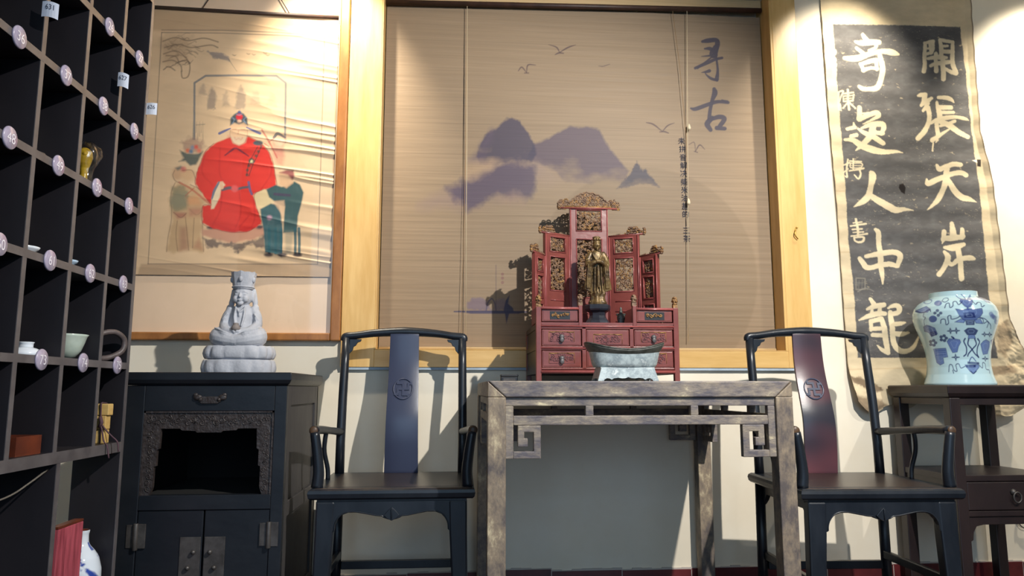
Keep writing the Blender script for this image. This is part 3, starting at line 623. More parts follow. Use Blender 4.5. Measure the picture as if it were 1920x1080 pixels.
d = _fw[None, None, :] + _rt[None, None, :] * ((PXg - 960) / F_PX)[..., None] + _up[None, None, :] * ((540 - PYg) / F_PX)[..., None]
Pw = CAM + d * ((Y0 - CAM[1]) / d[..., 1])[..., None]
bot = np.clip((ys[:, None] - 665) / 80, 0, 1); U = np.repeat(u_[None, :], nr, 0)
wob = 0.004 * (fbm(Pw[..., 0] * 5, Pw[..., 2] * 9, 6) - 0.5) + 0.002 * np.sin(Pw[..., 2] * 55)
curl = bot ** 1.5 * (0.030 + 0.03 * fbm(U * 6, PYg * 0.03, 2)) * (0.6 + 0.8 * np.abs(U - 0.5))
rf = np.clip((ys[:, None] - 585) / 110, 0, 1) * np.clip((U - 0.84) / 0.16, 0, 1)
curl = curl + rf * (0.035 + 0.05 * (fbm(U * 20, PYg * 0.05, 14) - 0.3)) + 0.012 * np.clip((U - 0.965) / 0.035, 0, 1) * (1 - bot)
Pw[..., 1] = np.minimum(Y0 + wob - curl, -0.004)
behind = (Pw[..., 2] < 0.875) & (Pw[..., 0] > 1.95) & (Pw[..., 0] < 2.50); Pw[..., 1] = np.where(behind, np.maximum(Pw[..., 1], -0.030), Pw[..., 1])
c = Canvas(PXg, PYg, (208, 190, 158))
X_, Y_ = c.x, c.y
c.c *= (1 + 0.20 * (fbm(X_ * 0.02, Y_ * 0.08, 31) - 0.5))[:, None]
for yy in (355, 470, 548, 575, 690): c.stroke([(1540, yy + 4), (1720, yy), (1900, yy - 3)], (176, 146, 108), wd=1.0, alpha=0.4, soft=2)
field = [(1562, 46), (1680, 47), (1800, 51), (1812, 150), (1822, 250), (1836, 350), (1845, 450), (1853, 540), (1860, 600), (1868, 672), (1740, 671), (1608, 671), (1602, 560), (1591, 450), (1585, 350), (1577, 250), (1569, 150)]
sel = c.region(field, 3); before = c.c.copy()
c.poly(field, (90, 88, 88), 1.0, 1.5, 1.0, 0.3)
mott = fbm(X_ * 0.06, Y_ * 0.12, 17); fine = fbm(X_ * 0.25, Y_ * 0.7, 23)
inside = np.clip((before[:, 0] - c.c[:, 0]) / (before[:, 0] - lin((90, 88, 88))[0] + 1e-6), 0, 1)
k = inside * np.clip((mott - 0.45) * 2.0, 0, 1) * 0.35
c.c = c.c * (1 - k[:, None]) + lin((128, 128, 128)) * k[:, None]
k = inside * np.clip((fine - 0.70) * 8, 0, 1) * np.clip((vnoise(X_ * 0.02, Y_ * 0.02, 4) - 0.25) * 2, 0, 1) * 0.55
c.c = c.c * (1 - k[:, None]) + lin((176, 166, 146)) * k[:, None]
GL = (216, 200, 168); rr = random.Random(11)
for i in range(130):
    yy = rr.uniform(55, 660); xx = rr.uniform(1570, 1800) + (yy - 55) * 0.085
    c.poly([(xx + rr.uniform(-4, 4), yy + rr.uniform(-2, 2)) for _ in range(4)], (206, 188, 156), rr.uniform(0.3, 0.8), 1.5)
def brush(ox, oy, k, strokes, color=GL, g=1.0):
    c.crop(ox, oy, k)
    for S in strokes: c.stroke([(p[0], p[1], p[2] * g) for p in S], color, rough=1.2)
brush(1570, 50, 7.714, [[(370, 112, 25), (435, 225, 52)], [(262, 218, 20), (340, 238, 38), (480, 225, 45), (600, 225, 38)], [(275, 312, 22), (375, 385, 30)], [(560, 280, 28), (540, 315, 24), (455, 345, 18)], [(105, 450, 28), (200, 460, 42), (310, 450, 46), (450, 400, 36), (600, 362, 34), (700, 358, 38), (800, 375, 42), (885, 402, 14)],
    [(330, 540, 24), (380, 635, 30)], [(335, 545, 24), (470, 500, 34), (565, 480, 32)], [(560, 485, 30), (570, 620, 26)], [(370, 632, 30), (480, 600, 24), (580, 610, 24)], [(615, 410, 32), (645, 540, 40), (645, 700, 40), (600, 850, 40), (540, 898, 42), (440, 905, 32), (365, 900, 36), (315, 868, 26)]])
brush(1710, 60, 9.0, [[(222, 190, 30), (210, 360, 32), (218, 540, 34), (195, 665, 38)], [(215, 190, 26), (300, 165, 28), (365, 152, 28)], [(352, 160, 32), (345, 300, 30), (320, 365, 18)], [(250, 285, 14), (330, 275, 28)], [(240, 372, 24), (330, 350, 26)], [(300, 200, 22), (300, 350, 14)],
    [(480, 130, 30), (590, 150, 30), (690, 165, 28)], [(478, 130, 30), (488, 260, 36), (490, 400, 36)], [(690, 165, 28), (678, 330, 34), (690, 540, 40), (735, 690, 42)], [(490, 240, 22), (600, 235, 22)], [(490, 330, 34), (680, 335, 34)], [(490, 425, 36), (585, 432, 24)],
    [(275, 445, 24), (420, 425, 36), (520, 440, 36)], [(315, 570, 28), (400, 535, 34), (540, 515, 40), (650, 500, 30)], [(402, 370, 34), (405, 500, 32), (405, 660, 40)], [(520, 440, 40), (522, 620, 42), (532, 790, 40)], [(560, 620, 28), (660, 680, 32), (740, 705, 34)]])
brush(1710, 165, 9.0, [[(100, 132, 20), (150, 120, 36), (215, 120, 42)], [(205, 150, 45), (205, 230, 45), (160, 290, 28)], [(240, 235, 45), (325, 175, 26)], [(265, 255, 40), (235, 325, 34), (185, 385, 24)], [(270, 330, 42), (288, 470, 40), (272, 610, 40), (205, 735, 44), (100, 850, 42)],
    [(440, 160, 26), (560, 165, 34), (650, 190, 32), (710, 240, 10)], [(420, 235, 20), (450, 390, 42), (470, 530, 44)], [(450, 325, 40), (660, 328, 38)], [(470, 415, 32), (695, 412, 28)], [(320, 590, 24), (430, 535, 34), (600, 503, 38), (740, 493, 28), (880, 518, 28), (952, 548, 8)],
    [(418, 600, 36), (440, 790, 38)], [(340, 880, 42), (430, 825, 34), (540, 750, 22), (650, 680, 14)], [(470, 560, 40), (640, 635, 46), (800, 750, 46), (935, 825, 38)], [(720, 560, 26), (620, 600, 30), (480, 640, 20)], [(430, 880, 18), (400, 920, 10)], [(358, 930, 12), (352, 1055, 14)]])
brush(1720, 290, 8.31, [[(300, 165, 20), (345, 225, 38), (440, 190, 38), (560, 150, 38), (670, 160, 34)], [(148, 385, 14), (165, 450, 42), (290, 395, 42), (420, 345, 40), (560, 292, 38), (690, 282, 38), (765, 318, 36)], [(460, 230, 44), (450, 370, 52), (400, 540, 42), (330, 690, 42), (220, 805, 22), (150, 862, 5)], [(470, 390, 40), (570, 550, 44), (690, 660, 48), (800, 690, 40), (925, 738, 5)]])
brush(1740, 410, 8.31, [[(245, 205, 38), (240, 330, 34)], [(372, 75, 32), (388, 250, 56)], [(530, 172, 34), (530, 290, 40)], [(235, 310, 36), (385, 300, 46), (545, 282, 36)], [(240, 330, 26), (225, 388, 6)], [(260, 448, 24), (400, 452, 54), (560, 400, 32)], [(255, 520, 26), (308, 600, 46), (285, 700, 42), (230, 800, 36), (172, 868, 40)], [(462, 450, 44), (490, 620, 44)], [(330, 690, 36), (380, 715, 30), (460, 650, 40), (560, 618, 38), (660, 613, 42), (718, 626, 22)], [(505, 640, 40), (515, 790, 42), (518, 935, 42)]])
brush(1560, 160, 7.2, [[(370, 300, 32), (368, 450, 38)], [(380, 455, 34), (470, 410, 34), (590, 372, 34), (625, 395, 34)], [(630, 415, 28), (530, 470, 16), (420, 520, 5)], [(410, 380, 10), (500, 385, 24)], [(400, 578, 14), (520, 530, 34), (670, 522, 38), (700, 570, 34), (665, 655, 26)], [(560, 540, 44), (525, 670, 42)], [(580, 640, 30), (680, 648, 30)], [(352, 582, 14), (430, 640, 30), (560, 700, 36), (690, 785, 30)], [(580, 630, 32), (470, 740, 40), (400, 815, 30), (320, 880, 6)], [(294, 505, 10), (308, 565, 26)], [(205, 590, 22), (310, 565, 28)], [(255, 690, 26), (325, 672, 28)], [(170, 735, 18), (280, 742, 30), (400, 812, 42), (560, 872, 46), (720, 898, 34), (860, 890, 22), (960, 908, 4)]])
brush(1570, 290, 7.2, [[(458, 240, 28), (476, 290, 50), (450, 420, 38), (420, 560, 44), (330, 640, 38), (220, 706, 5)], [(440, 545, 34), (560, 625, 46), (690, 700, 48), (790, 748, 42), (900, 738, 26), (1025, 752, 4)]])
brush(1580, 400, 6.75, [[(412, 205, 20), (450, 250, 32), (462, 400, 32), (482, 600, 36), (496, 760, 30), (505, 892, 10)], [(292, 545, 24), (450, 515, 34), (640, 492, 34), (725, 540, 38), (698, 665, 28)], [(212, 570, 24), (262, 630, 32), (300, 680, 36), (370, 685, 30), (480, 655, 32), (600, 642, 32), (690, 665, 26)]])
brush(1590, 540, 7.2, [[(302, 150, 24), (345, 215, 34)], [(260, 285, 18), (350, 250, 34), (480, 228, 34)], [(325, 270, 20), (325, 345, 24)], [(430, 250, 26), (428, 330, 30)], [(150, 435, 9), (290, 375, 34), (420, 345, 36), (505, 345, 28)], [(310, 450, 30), (440, 418, 32)], [(308, 450, 28), (308, 565, 24)], [(455, 415, 34), (490, 560, 38), (518, 740, 38), (535, 870, 32)], [(320, 552, 28), (470, 545, 28)], [(335, 632, 28), (450, 640, 28)], [(395, 775, 8), (460, 835, 26), (540, 875, 30)],
    [(540, 272, 14), (610, 240, 28), (672, 245, 34), (695, 290, 36), (670, 335, 32), (580, 350, 32)], [(572, 325, 30), (590, 480, 38), (605, 650, 36), (635, 780, 38), (710, 850, 38), (810, 845, 30), (900, 775, 24), (965, 640, 9)], [(600, 492, 28), (700, 480, 30), (772, 465, 12)], [(605, 612, 30), (720, 622, 34), (825, 602, 12)]])
brush(1560, 150, 5.4, [[(68, 122, 9), (112, 112, 8), (88, 180, 10), (72, 235, 8)], [(64, 130, 13), (72, 300, 15)], [(85, 240, 8), (92, 310, 6)], [(158, 100, 12), (172, 300, 13)], [(112, 140, 9), (215, 128, 10)], [(115, 165, 8), (118, 215, 9)], [(220, 150, 10), (213, 205, 9)], [(115, 165, 8), (220, 155, 8)], [(120, 190, 6), (212, 182, 6)], [(118, 215, 9), (215, 206, 9)], [(165, 222, 10), (112, 285, 9)], [(180, 228, 10), (235, 285, 11)],
    [(158, 805, 10), (150, 900, 11), (152, 980, 11), (132, 972, 6)], [(118, 862, 8), (178, 838, 9)], [(120, 935, 8), (165, 900, 8)], [(212, 800, 9), (216, 905, 9)], [(175, 822, 8), (295, 828, 9)], [(186, 845, 7), (190, 885, 7), (290, 888, 7), (300, 845, 7), (190, 842, 7)], [(192, 866, 5), (292, 866, 5)], [(176, 918, 8), (260, 906, 10), (322, 893, 10)], [(280, 890, 10), (292, 955, 11), (265, 1000, 10), (228, 960, 8)]], g=0.85)
brush(1580, 400, 6.75, [[(170, 72, 18), (188, 180, 20), (196, 285, 18)], [(100, 162, 12), (200, 145, 15), (296, 132, 14)], [(135, 122, 8), (245, 108, 10)], [(120, 205, 10), (245, 198, 12)], [(130, 242, 8), (262, 236, 11)], [(108, 288, 10), (310, 258, 15)], [(150, 305, 14), (262, 300, 16), (262, 348, 18), (210, 364, 16), (162, 345, 14), (148, 305, 14)]], g=0.8)
c.crop(1580, 400, 6.75); c.stroke([(165, 820), (280, 825), (285, 960), (170, 965), (165, 820)], (150, 144, 130), wd=7, alpha=0.6, smooth=False)
for S in ([(205, 850), (205, 950)], [(245, 845), (245, 945)], [(180, 880), (275, 880)]): c.stroke(S, (140, 134, 122), wd=4, alpha=0.5, smooth=False)
c.stroke([(195, 990, 8), (290, 945, 7), (400, 985, 4)], (150, 144, 134), alpha=0.5)
c.crop(0, 0, 1.0)
for yy in (98, 112, 122, 132, 140): c.dot(1564, yy, 5, GL, 0.9, 1.5, 6)                      # pale bumps of a worn-off character at the left edge
c.poly([(1686, 346), (1693, 344), (1698, 352), (1697, 364), (1690, 360), (1685, 352)], (34, 28, 28), 1.0, 1.5)
c.poly([(1831, 299), (1839, 299), (1839, 313), (1832, 312)], (52, 44, 40), 1.0, 1.2); c.poly([(1822, 301), (1831, 299), (1832, 306)], (236, 226, 200), 1.0, 1.2)
for (x0_, x1_) in ((xr - 3, xr + 2),):
    e_ = np.repeat((xr - 2.5)[:, None], ncol, 1).ravel(); k = np.clip((X_ - e_) / 2.0, 0, 1) * 0.85; c.c = c.c * (1 - k[:, None]) + lin((84, 62, 50)) * k[:, None]
e_ = np.repeat((xl + 1.5)[:, None], ncol, 1).ravel(); k = np.clip((e_ - X_) / 1.0, 0, 1) * 0.6 * (Y_ > 320); c.c = c.c * (1 - k[:, None]) + lin((110, 90, 70)) * k[:, None]
c.poly([(1592, 706), (1612, 708), (1640, 722), (1655, 732), (1640, 735), (1612, 724), (1594, 716)], (104, 82, 62), 0.8, 3, 3, 0.3)
c.poly([(1596, 742), (1640, 748), (1660, 760), (1600, 790)], (96, 72, 52), 0.7, 6, 3, 0.2)
c.poly([(1868, 610), (1885, 600), (1895, 640), (1880, 670), (1868, 660)], (132, 108, 84), 0.6, 5, 4, 0.2)
c.poly([(1850, 690), (1890, 684), (1895, 700), (1860, 704)], (110, 86, 66), 0.7, 5, 3, 0.2)
sheet('rubbing_paper', Pw, c, 'print_rub', rb)
settle(rb, (2.22, -0.012, 0.80))
# brass hook on the right jamb
hk = MB(); q = at(1494, 437, -0.03)
hk.tube(smoothpts([(q[0] + 0.004, -0.024, q[2] + 0.030), (q[0] - 0.008, -0.032, q[2] + 0.008), (q[0] - 0.010, -0.034, q[2] - 0.012), (q[0] + 0.004, -0.030, q[2] - 0.028)], 5), [0.0028] * 16, 6); hk.lathe([(0.001, -0.002), (0.006, 0), (0.001, 0.004)], 10, (q[0] + 0.003, -0.0265, q[2] + 0.026))
tag(hk.build('wall_hook', 'brass'), 'small bent brass hook on the pine jamb right of the blind', 'hook')

# ------------------------------------------------------------------ worn elm side table
tb = thing('side_table', 'worn bare wood table with fretwork corners under the red shrine', 'table', (0.627, -0.455, 0))
TW, TD, TH, LG = 0.504, 0.425, 0.857, 0.058
for sx in (-1, 1):
    for sy in (-1, 1):
        b = MB(); x0, x1 = sorted((sx * TW, sx * (TW - LG))); y0, y1 = sorted((sy * TD, sy * (TD - LG)))
        b.box(x0, x1, y0, y1, 0, TH - 0.052); b.prism([(sx * TW, TH - 0.0515), (sx * (TW - LG + 0.002), TH - 0.0515), (sx * TW, TH - 0.002)], y0, y1, 'xz'); b.build('leg', 'worn', tb, bevel=0.003)
b = MB(); zt = TH - 0.052
b.prism([(-TW + 0.002, TH), (TW - 0.002, TH), (TW - LG, zt), (-TW + LG, zt)], -TD + 0.0005, -TD + LG, 'xz').prism([(-TW + 0.002, TH), (TW - 0.002, TH), (TW - LG, zt), (-TW + LG, zt)], TD - LG, TD - 0.0005, 'xz').box(-TW, -TW + LG, -TD + LG, TD - LG, zt, TH).box(TW - LG, TW, -TD + LG, TD - LG, zt, TH)
b.box(-TW + LG, TW - LG, -TD + LG, TD - LG, TH - 0.018, TH - 0.002)
b.build('tabletop', 'worn_h', tb, bevel=0.004)
def apron(half, tf):
    b = MB(); B = lambda u0, u1, z0, z1, d=0.024: b.box(u0, u1, 0, d, z0, z1, 0, tf)
    e = 0.438 if half > 0.4 else half
    o = half - e
    e = half - 0.026; B(-half, half, 0.777, 0.804); B(-e, e, 0.716, 0.746)
    ds = (half - 0.25) if half > 0.4 else half * 0.36
    ds = 0.174 if half > 0.4 else ds
    for s in (-1, 1):
        B(*sorted((s * half, s * (half - 0.026))), 0.611, 0.777)
        for k in (1,): B(*sorted((s * (ds - 0.013), s * (ds + 0.013))), 0.745, 0.778)
        h = half
        def R(a, c_, z0, z1, d=0.024): B(*sorted((s * (h - a), s * (h - c_))), z0, z1, d)
        b.prism([(s * (h - a), z) for a, z in ((0.0255, 0.611), (0.114, 0.611), (0.114, 0.7155), (0.040, 0.7155), (0.040, 0.648), (0.072, 0.648), (0.072, 0.675), (0.061, 0.675), (0.061, 0.694), (0.091, 0.694), (0.091, 0.634), (0.0255, 0.634))], 0.0, 0.024, 'xz', 0, tf)
    return b
ya = -TD + 0.010
apron(TW - LG + 0.001, lambda x, y, z: (x, ya + y, z)).build('fretwork_apron', 'worn_h', tb, bevel=0.0025)
apron(TW - LG + 0.001, lambda x, y, z: (x, -ya - y, z)).build('fretwork_apron', 'worn_h', tb, bevel=0.0025)
xa = TW - 0.010
apron(TD - LG + 0.001, lambda x, y, z: (-xa + y, x, z)).build('fretwork_apron', 'worn_h', tb, bevel=0.0025)
apron(TD - LG + 0.001, lambda x, y, z: (xa - y, x, z)).build('fretwork_apron', 'worn_h', tb, bevel=0.0025)

# ------------------------------------------------------------------ yoke-back armchairs
_SPL = smoothpts([(0.48, 0.226), (0.56, 0.216), (0.64, 0.210), (0.72, 0.216), (0.80, 0.240), (0.88, 0.267), (0.96, 0.283), (1.08, 0.290)], 8)
def ys_splat(z): return float(np.interp(z, [p[0] for p in _SPL], [p[1] for p in _SPL]))
def make_chair(label):
    t = thing('armchair', label, 'chair', (0, 0, 0), 0, 'pair of lacquered yoke-back armchairs')
    SW, SF, SB = 0.277, -0.245, 0.262
    b = MB(); rings = []
    for (z, d) in ((0.464, 0.006), (0.470, 0.0), (0.484, -0.003), (0.494, 0.0), (0.500, 0.008)):
        rings.append([(x * (SW - d), y, z) for x, y in ((-1, SF + d), (1, SF + d), (1, SB - d), (-1, SB - d))])
    b.loft(rings, 0, smooth=False); b.box(-SW + 0.05, SW - 0.05, SF + 0.045, SB - 0.05, 0.4998, 0.5008, 1).box(-SW + 0.02, SW - 0.02, SF + 0.0085, SF + 0.013, 0.4975, 0.5006, 2)  # tan strip on the front edge: wear plus a highlight put into colour
    b.build('seat', ['black', 'blackseat', 'worn_glint'], t, bevel=0.004)
    b = MB(); b.box(-0.25, 0.25, SF + 0.016, SB - 0.02, 0.455, 0.4645); b.build('seat_frame', 'black', t)
    half = [(0.190, 0.360), (0.188, 0.380), (0.180, 0.398), (0.166, 0.413), (0.145, 0.421), (0.118, 0.421), (0.085, 0.415), (0.055, 0.409), (0.034, 0.407)]
    pend = [(0.026, 0.402), (0.014, 0.398), (0.0, 0.395)]
    low = half + pend; poly = [(0.252, 0.457), (0.252, 0.36)] + low + [(-x, z) for x, z in reversed(low[:-1])] + [(-0.252, 0.36), (-0.252, 0.457)]
    b = MB(); b.prism(poly, SF + 0.012, SF + 0.034, 'xz'); b.tube([(x, SF + 0.011, z + 0.003) for x, z in smoothpts(low, 3)], 0.0028, 5); b.tube([(-x, SF + 0.011, z + 0.003) for x, z in smoothpts(low, 3)], 0.0028, 5)
    b.build('front_apron', 'black', t, bevel=0.0015)
    b = MB(); b.prism([(0, 0.394), (0.016, 0.402), (0.026, 0.412), (0.016, 0.424), (0.008, 0.432), (0, 0.438), (-0.008, 0.432), (-0.016, 0.424), (-0.026, 0.412), (-0.016, 0.402)], SF + 0.004, SF + 0.014, 'xz')
    b.tube([(0, SF + 0.003, 0.400), (0, SF + 0.002, 0.434)], 0.003, 6); b.build('apron_pendant', 'black', t, bevel=0.003)
    for s in (-1, 1):
        sp = [(-0.215, 0.457), (0.225, 0.457), (0.225, 0.38), (0.195, 0.40), (0.170, 0.425), (-0.160, 0.425), (-0.185, 0.40), (-0.215, 0.38)]
        MB().prism(sp, s * 0.232 - 0.009, s * 0.232 + 0.009, 'yz').build('side_apron', 'black', t, bevel=0.002)
        # front leg: broad at the apron, tapering
        rg = [[(s * x, y, z) for x, y in ((0.252 + o, SF + 0.010), (0.252 + o - wd, SF + 0.010), (0.252 + o - wd, SF + 0.056), (0.252 + o, SF + 0.056))] for z, o, wd in ((0.457, 0, 0.062), (0.36, 0.001, 0.060), (0.20, 0.004, 0.054), (0.0, 0.008, 0.048))]
        MB().loft(rg, smooth=False).build('leg', 'black', t, bevel=0.006)
        MB().tube([(s * 0.247, 0.232, 0.0), (s * 0.243, 0.230, 0.46)], [0.0195, 0.0195], 14).build('leg', 'black', t)
        MB().tube([(s * 0.243, 0.230, 0.4995), (s * 0.243, 0.234, 0.62), (s * 0.242, 0.252, 0.80), (s * 0.241, 0.272, 0.93), (s * 0.240, 0.287, 1.040)], [0.0185, 0.0180, 0.0175, 0.017, 0.0165], 14).build('back_post', 'black', t)
        # arm, its front post and the slim S spindle
        am = smoothpts([(s * 0.243, 0.228, 0.662), (s * 0.256, 0.08, 0.674), (s * 0.268, -0.08, 0.686), (s * 0.272, -0.205, 0.690)], 5)
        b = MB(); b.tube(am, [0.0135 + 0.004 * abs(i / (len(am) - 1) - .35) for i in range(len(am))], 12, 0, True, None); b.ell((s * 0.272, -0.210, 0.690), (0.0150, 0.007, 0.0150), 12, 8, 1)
        b.build('armrest', ['black', 'worn_glint'], t)
        ap = smoothpts([(s * 0.256, -0.200, 0.4995), (s * 0.252, -0.201, 0.55), (s * 0.259, -0.203, 0.62), (s * 0.269, -0.204, 0.685)], 5)
        MB().tube(ap, [0.0205 - 0.0045 * i / (len(ap) - 1) for i in range(len(ap))], 12).build('arm_post', 'black', t)
        q = smoothpts([(s * 0.256, 0.030, 0.4995), (s * 0.258, 0.028, 0.54), (s * 0.270, 0.018, 0.60), (s * 0.268, 0.010, 0.645), (s * 0.263, 0.010, 0.678)], 5)
        MB().tube(q, [0.0085] * len(q), 8).build('arm_spindle', 'black', t)
        MB().box(*sorted((s * 0.226, s * 0.246)), SF + 0.056, 0.214, 0.175, 0.205).build('stretcher', 'black', t, bevel=0.003)
        # carved corner bracket under the crest rail
        br = [(0.225, 1.036), (0.176, 1.036), (0.180, 1.026), (0.193, 1.022), (0.199, 1.010), (0.209, 1.004), (0.212, 0.990), (0.221, 0.980), (0.225, 0.975)]
        MB().prism([(s * x, z) for x, z in br], 0.279, 0.291, 'xz').build('corner_bracket', 'black', t, bevel=0.0015)
    MB().box(-0.226, 0.226, 0.218, 0.240, 0.135, 0.166).build('stretcher', 'black', t, bevel=0.003)
    MB().box(-0.205, 0.205, SF + 0.016, SF + 0.048, 0.055, 0.085).build('foot_rail', 'black', t, bevel=0.003)
    cr = smoothpts([(-0.246, 0.288, 1.030), (-0.243, 0.288, 1.047), (-0.20, 0.290, 1.052), (-0.12, 0.296, 1.063), (0, 0.300, 1.069), (0.12, 0.296, 1.063), (0.20, 0.290, 1.052), (0.243, 0.288, 1.047), (0.246, 0.288, 1.030)], 6)
    MB().tube(cr, [0.0155 + 0.0045 * max(0, 1 - abs(p[0]) / 0.16) for p in cr], 14).build('crest_rail', 'black', t)
    b = MB(); rg = []
    for i in range(49):
        z = 0.500 + 0.562 * i / 48; hw = 0.067 - 0.008 * i / 48; y = ys_splat(z); rg.append([(-hw, y - 0.006, z), (hw, y - 0.006, z), (hw, y + 0.006, z), (-hw, y + 0.006, z)])
    b.loft(rg, smooth=True); sp = b.build('back_splat', 'splat', t, bevel=0.0015)
    em = sp.modifiers.new('edges', 'EDGE_SPLIT'); em.split_angle = math.radians(30)
    b = MB(); zc = 0.832; yy = lambda z: ys_splat(z) - 0.0068
    ring = [(0.0385 * math.cos(a), yy(zc + 0.041 * math.sin(a)) - 0.0005, zc + 0.041 * math.sin(a)) for a in [2 * PI * k / 36 for k in range(36)]]
    b.tube(ring, 0.0032, 6, 0, closed=True)
    for x0, z0, x1, z1 in ((0, -0.023, 0, 0.023), (-0.021, 0, 0.021, 0), (0, 0.023, -0.022, 0.023), (0, -0.023, 0.022, -0.023), (0.021, 0, 0.021, 0.021), (-0.021, 0, -0.021, -0.021), (-0.022, 0.023, -0.022, 0.030), (0.022, -0.023, 0.022, -0.030), (0.021, 0.021, 0.032, 0.021), (-0.021, -0.021, -0.032, -0.021)):
        xa_, xb_ = min(x0, x1) - 0.0042, max(x0, x1) + 0.0042; za_, zb_ = min(z0, z1) - 0.0042, max(z0, z1) + 0.0042
        b.box(xa_, xb_, -0.0030, 0.001, zc + za_, zc + zb_, 0, lambda x, y, z: (x, yy(z) + y, z))
    b.build('carved_roundel', 'splat', sp)
    return t
ch = make_chair('dark lacquered yoke-back armchair between the black cabinet and the worn table')
ch.location = (-0.187, -0.438, 0)
ch2 = dup(ch, (1.463, -0.590, 0), math.radians(-3.0), 'dark lacquered yoke-back armchair right of the worn table below the calligraphy')

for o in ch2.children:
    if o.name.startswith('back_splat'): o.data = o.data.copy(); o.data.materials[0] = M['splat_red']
# ------------------------------------------------------------------ black cabinet with open niche
cb = thing('cabinet', 'blue-black lacquered cabinet with an open carved niche above two doors', 'cabinet', (-0.800, -0.370, 0))
CW, CL, CY0, CY1 = 0.252, 0.278, -0.300, 0.300
b = MB()
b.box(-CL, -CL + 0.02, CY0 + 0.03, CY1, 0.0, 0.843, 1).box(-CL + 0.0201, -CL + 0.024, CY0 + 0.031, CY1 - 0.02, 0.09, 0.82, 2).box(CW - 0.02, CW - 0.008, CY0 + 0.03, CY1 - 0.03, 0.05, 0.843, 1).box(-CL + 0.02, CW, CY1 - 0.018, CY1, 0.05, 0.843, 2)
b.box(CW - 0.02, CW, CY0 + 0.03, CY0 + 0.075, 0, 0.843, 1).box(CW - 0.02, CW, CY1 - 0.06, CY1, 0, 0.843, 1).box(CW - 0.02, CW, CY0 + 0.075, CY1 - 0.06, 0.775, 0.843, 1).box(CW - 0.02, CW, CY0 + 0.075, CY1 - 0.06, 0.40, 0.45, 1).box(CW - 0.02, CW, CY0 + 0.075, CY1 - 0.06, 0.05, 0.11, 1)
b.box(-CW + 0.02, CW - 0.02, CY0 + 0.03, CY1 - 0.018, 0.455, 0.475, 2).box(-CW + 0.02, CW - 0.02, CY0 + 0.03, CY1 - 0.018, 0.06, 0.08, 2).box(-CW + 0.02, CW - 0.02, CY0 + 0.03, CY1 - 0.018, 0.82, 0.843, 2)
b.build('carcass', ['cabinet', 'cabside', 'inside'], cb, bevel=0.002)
b = MB()
b.box(-CL, -0.212, CY0, CY0 + 0.03, 0, 0.843).box(0.212, CW, CY0, CY0 + 0.03, 0, 0.843).box(-0.212, 0.212, CY0, CY0 + 0.03, 0.758, 0.843).box(-0.212, 0.212, CY0, CY0 + 0.03, 0.436, 0.484).box(-0.212, 0.212, CY0, CY0 + 0.03, 0.04, 0.09)
b.build('front_frame', 'cabinet', cb, bevel=0.002)
b = MB(); b.loft([[((CW + o) if x > 0 else -(CL + o), y, z) for x, y in ((-1, CY0 - o), (1, CY0 - o), (1, CY1 + 0.005), (-1, CY1 + 0.005))] for z, o in ((0.8435, 0.002), (0.850, 0.010), (0.862, 0.016), (0.884, 0.016), (0.887, 0.013))], smooth=False); b.build('top_board', 'cabinet', cb, bevel=0.003)
# stepped carved surround
op = [(-0.205, 0.484), (-0.180, 0.484), (-0.172, 0.510), (-0.172, 0.575), (-0.165, 0.578), (-0.165, 0.630), (-0.158, 0.634), (-0.156, 0.700), (-0.095, 0.700), (-0.088, 0.694), (-0.045, 0.692), (-0.040, 0.687), (0, 0.687)]
op = op + [(-x, z) for x, z in reversed(op[:-1])]
poly = op + [(0.2115, 0.484), (0.2115, 0.7575), (-0.2115, 0.7575), (-0.2115, 0.484)]
b = MB(); b.prism(poly, CY0 + 0.006, CY0 + 0.022, 'xz')
rr = random.Random(3)
def curl(b, cx, cz, r, y, rot, tr, mat=0, tf=None, turns=1.35, fl=-1, seg=5):
    pts = []; n = 12
    for i in range(n + 1):
        a = rot + fl * turns * 2 * PI * i / n; q = r * (1 - 0.78 * i / n); pts.append((cx + q * math.cos(a), y, cz + q * math.sin(a)))
    b.tube(pts, [tr * (1 - 0.35 * i / n) for i in range(n + 1)], seg, mat, True, None, tf)
for k in range(26):
    x = -0.195 + 0.39 * k / 25; curl(b, x, 0.727 + 0.008 * math.sin(k * 2.1), 0.0115, CY0 + 0.006, rr.uniform(0, 6), 0.0022, fl=rr.choice((-1, 1)))
for s in (-1, 1):
    for k in range(10): curl(b, s * (0.187 + 0.004 * math.sin(k * 1.7)), 0.505 + 0.020 * k, 0.0095, CY0 + 0.006, rr.uniform(0, 6), 0.0020, fl=rr.choice((-1, 1)))
for z_ in (0.7555,): b.box(-0.2115, 0.2115, CY0 + 0.001, CY0 + 0.008, 0.752, 0.7575)
for s in (-1, 1): b.box(*sorted((s * 0.2115, s * 0.206)), CY0 + 0.001, CY0 + 0.008, 0.484, 0.7575)
b.build('carved_surround', 'carvedk', cb)
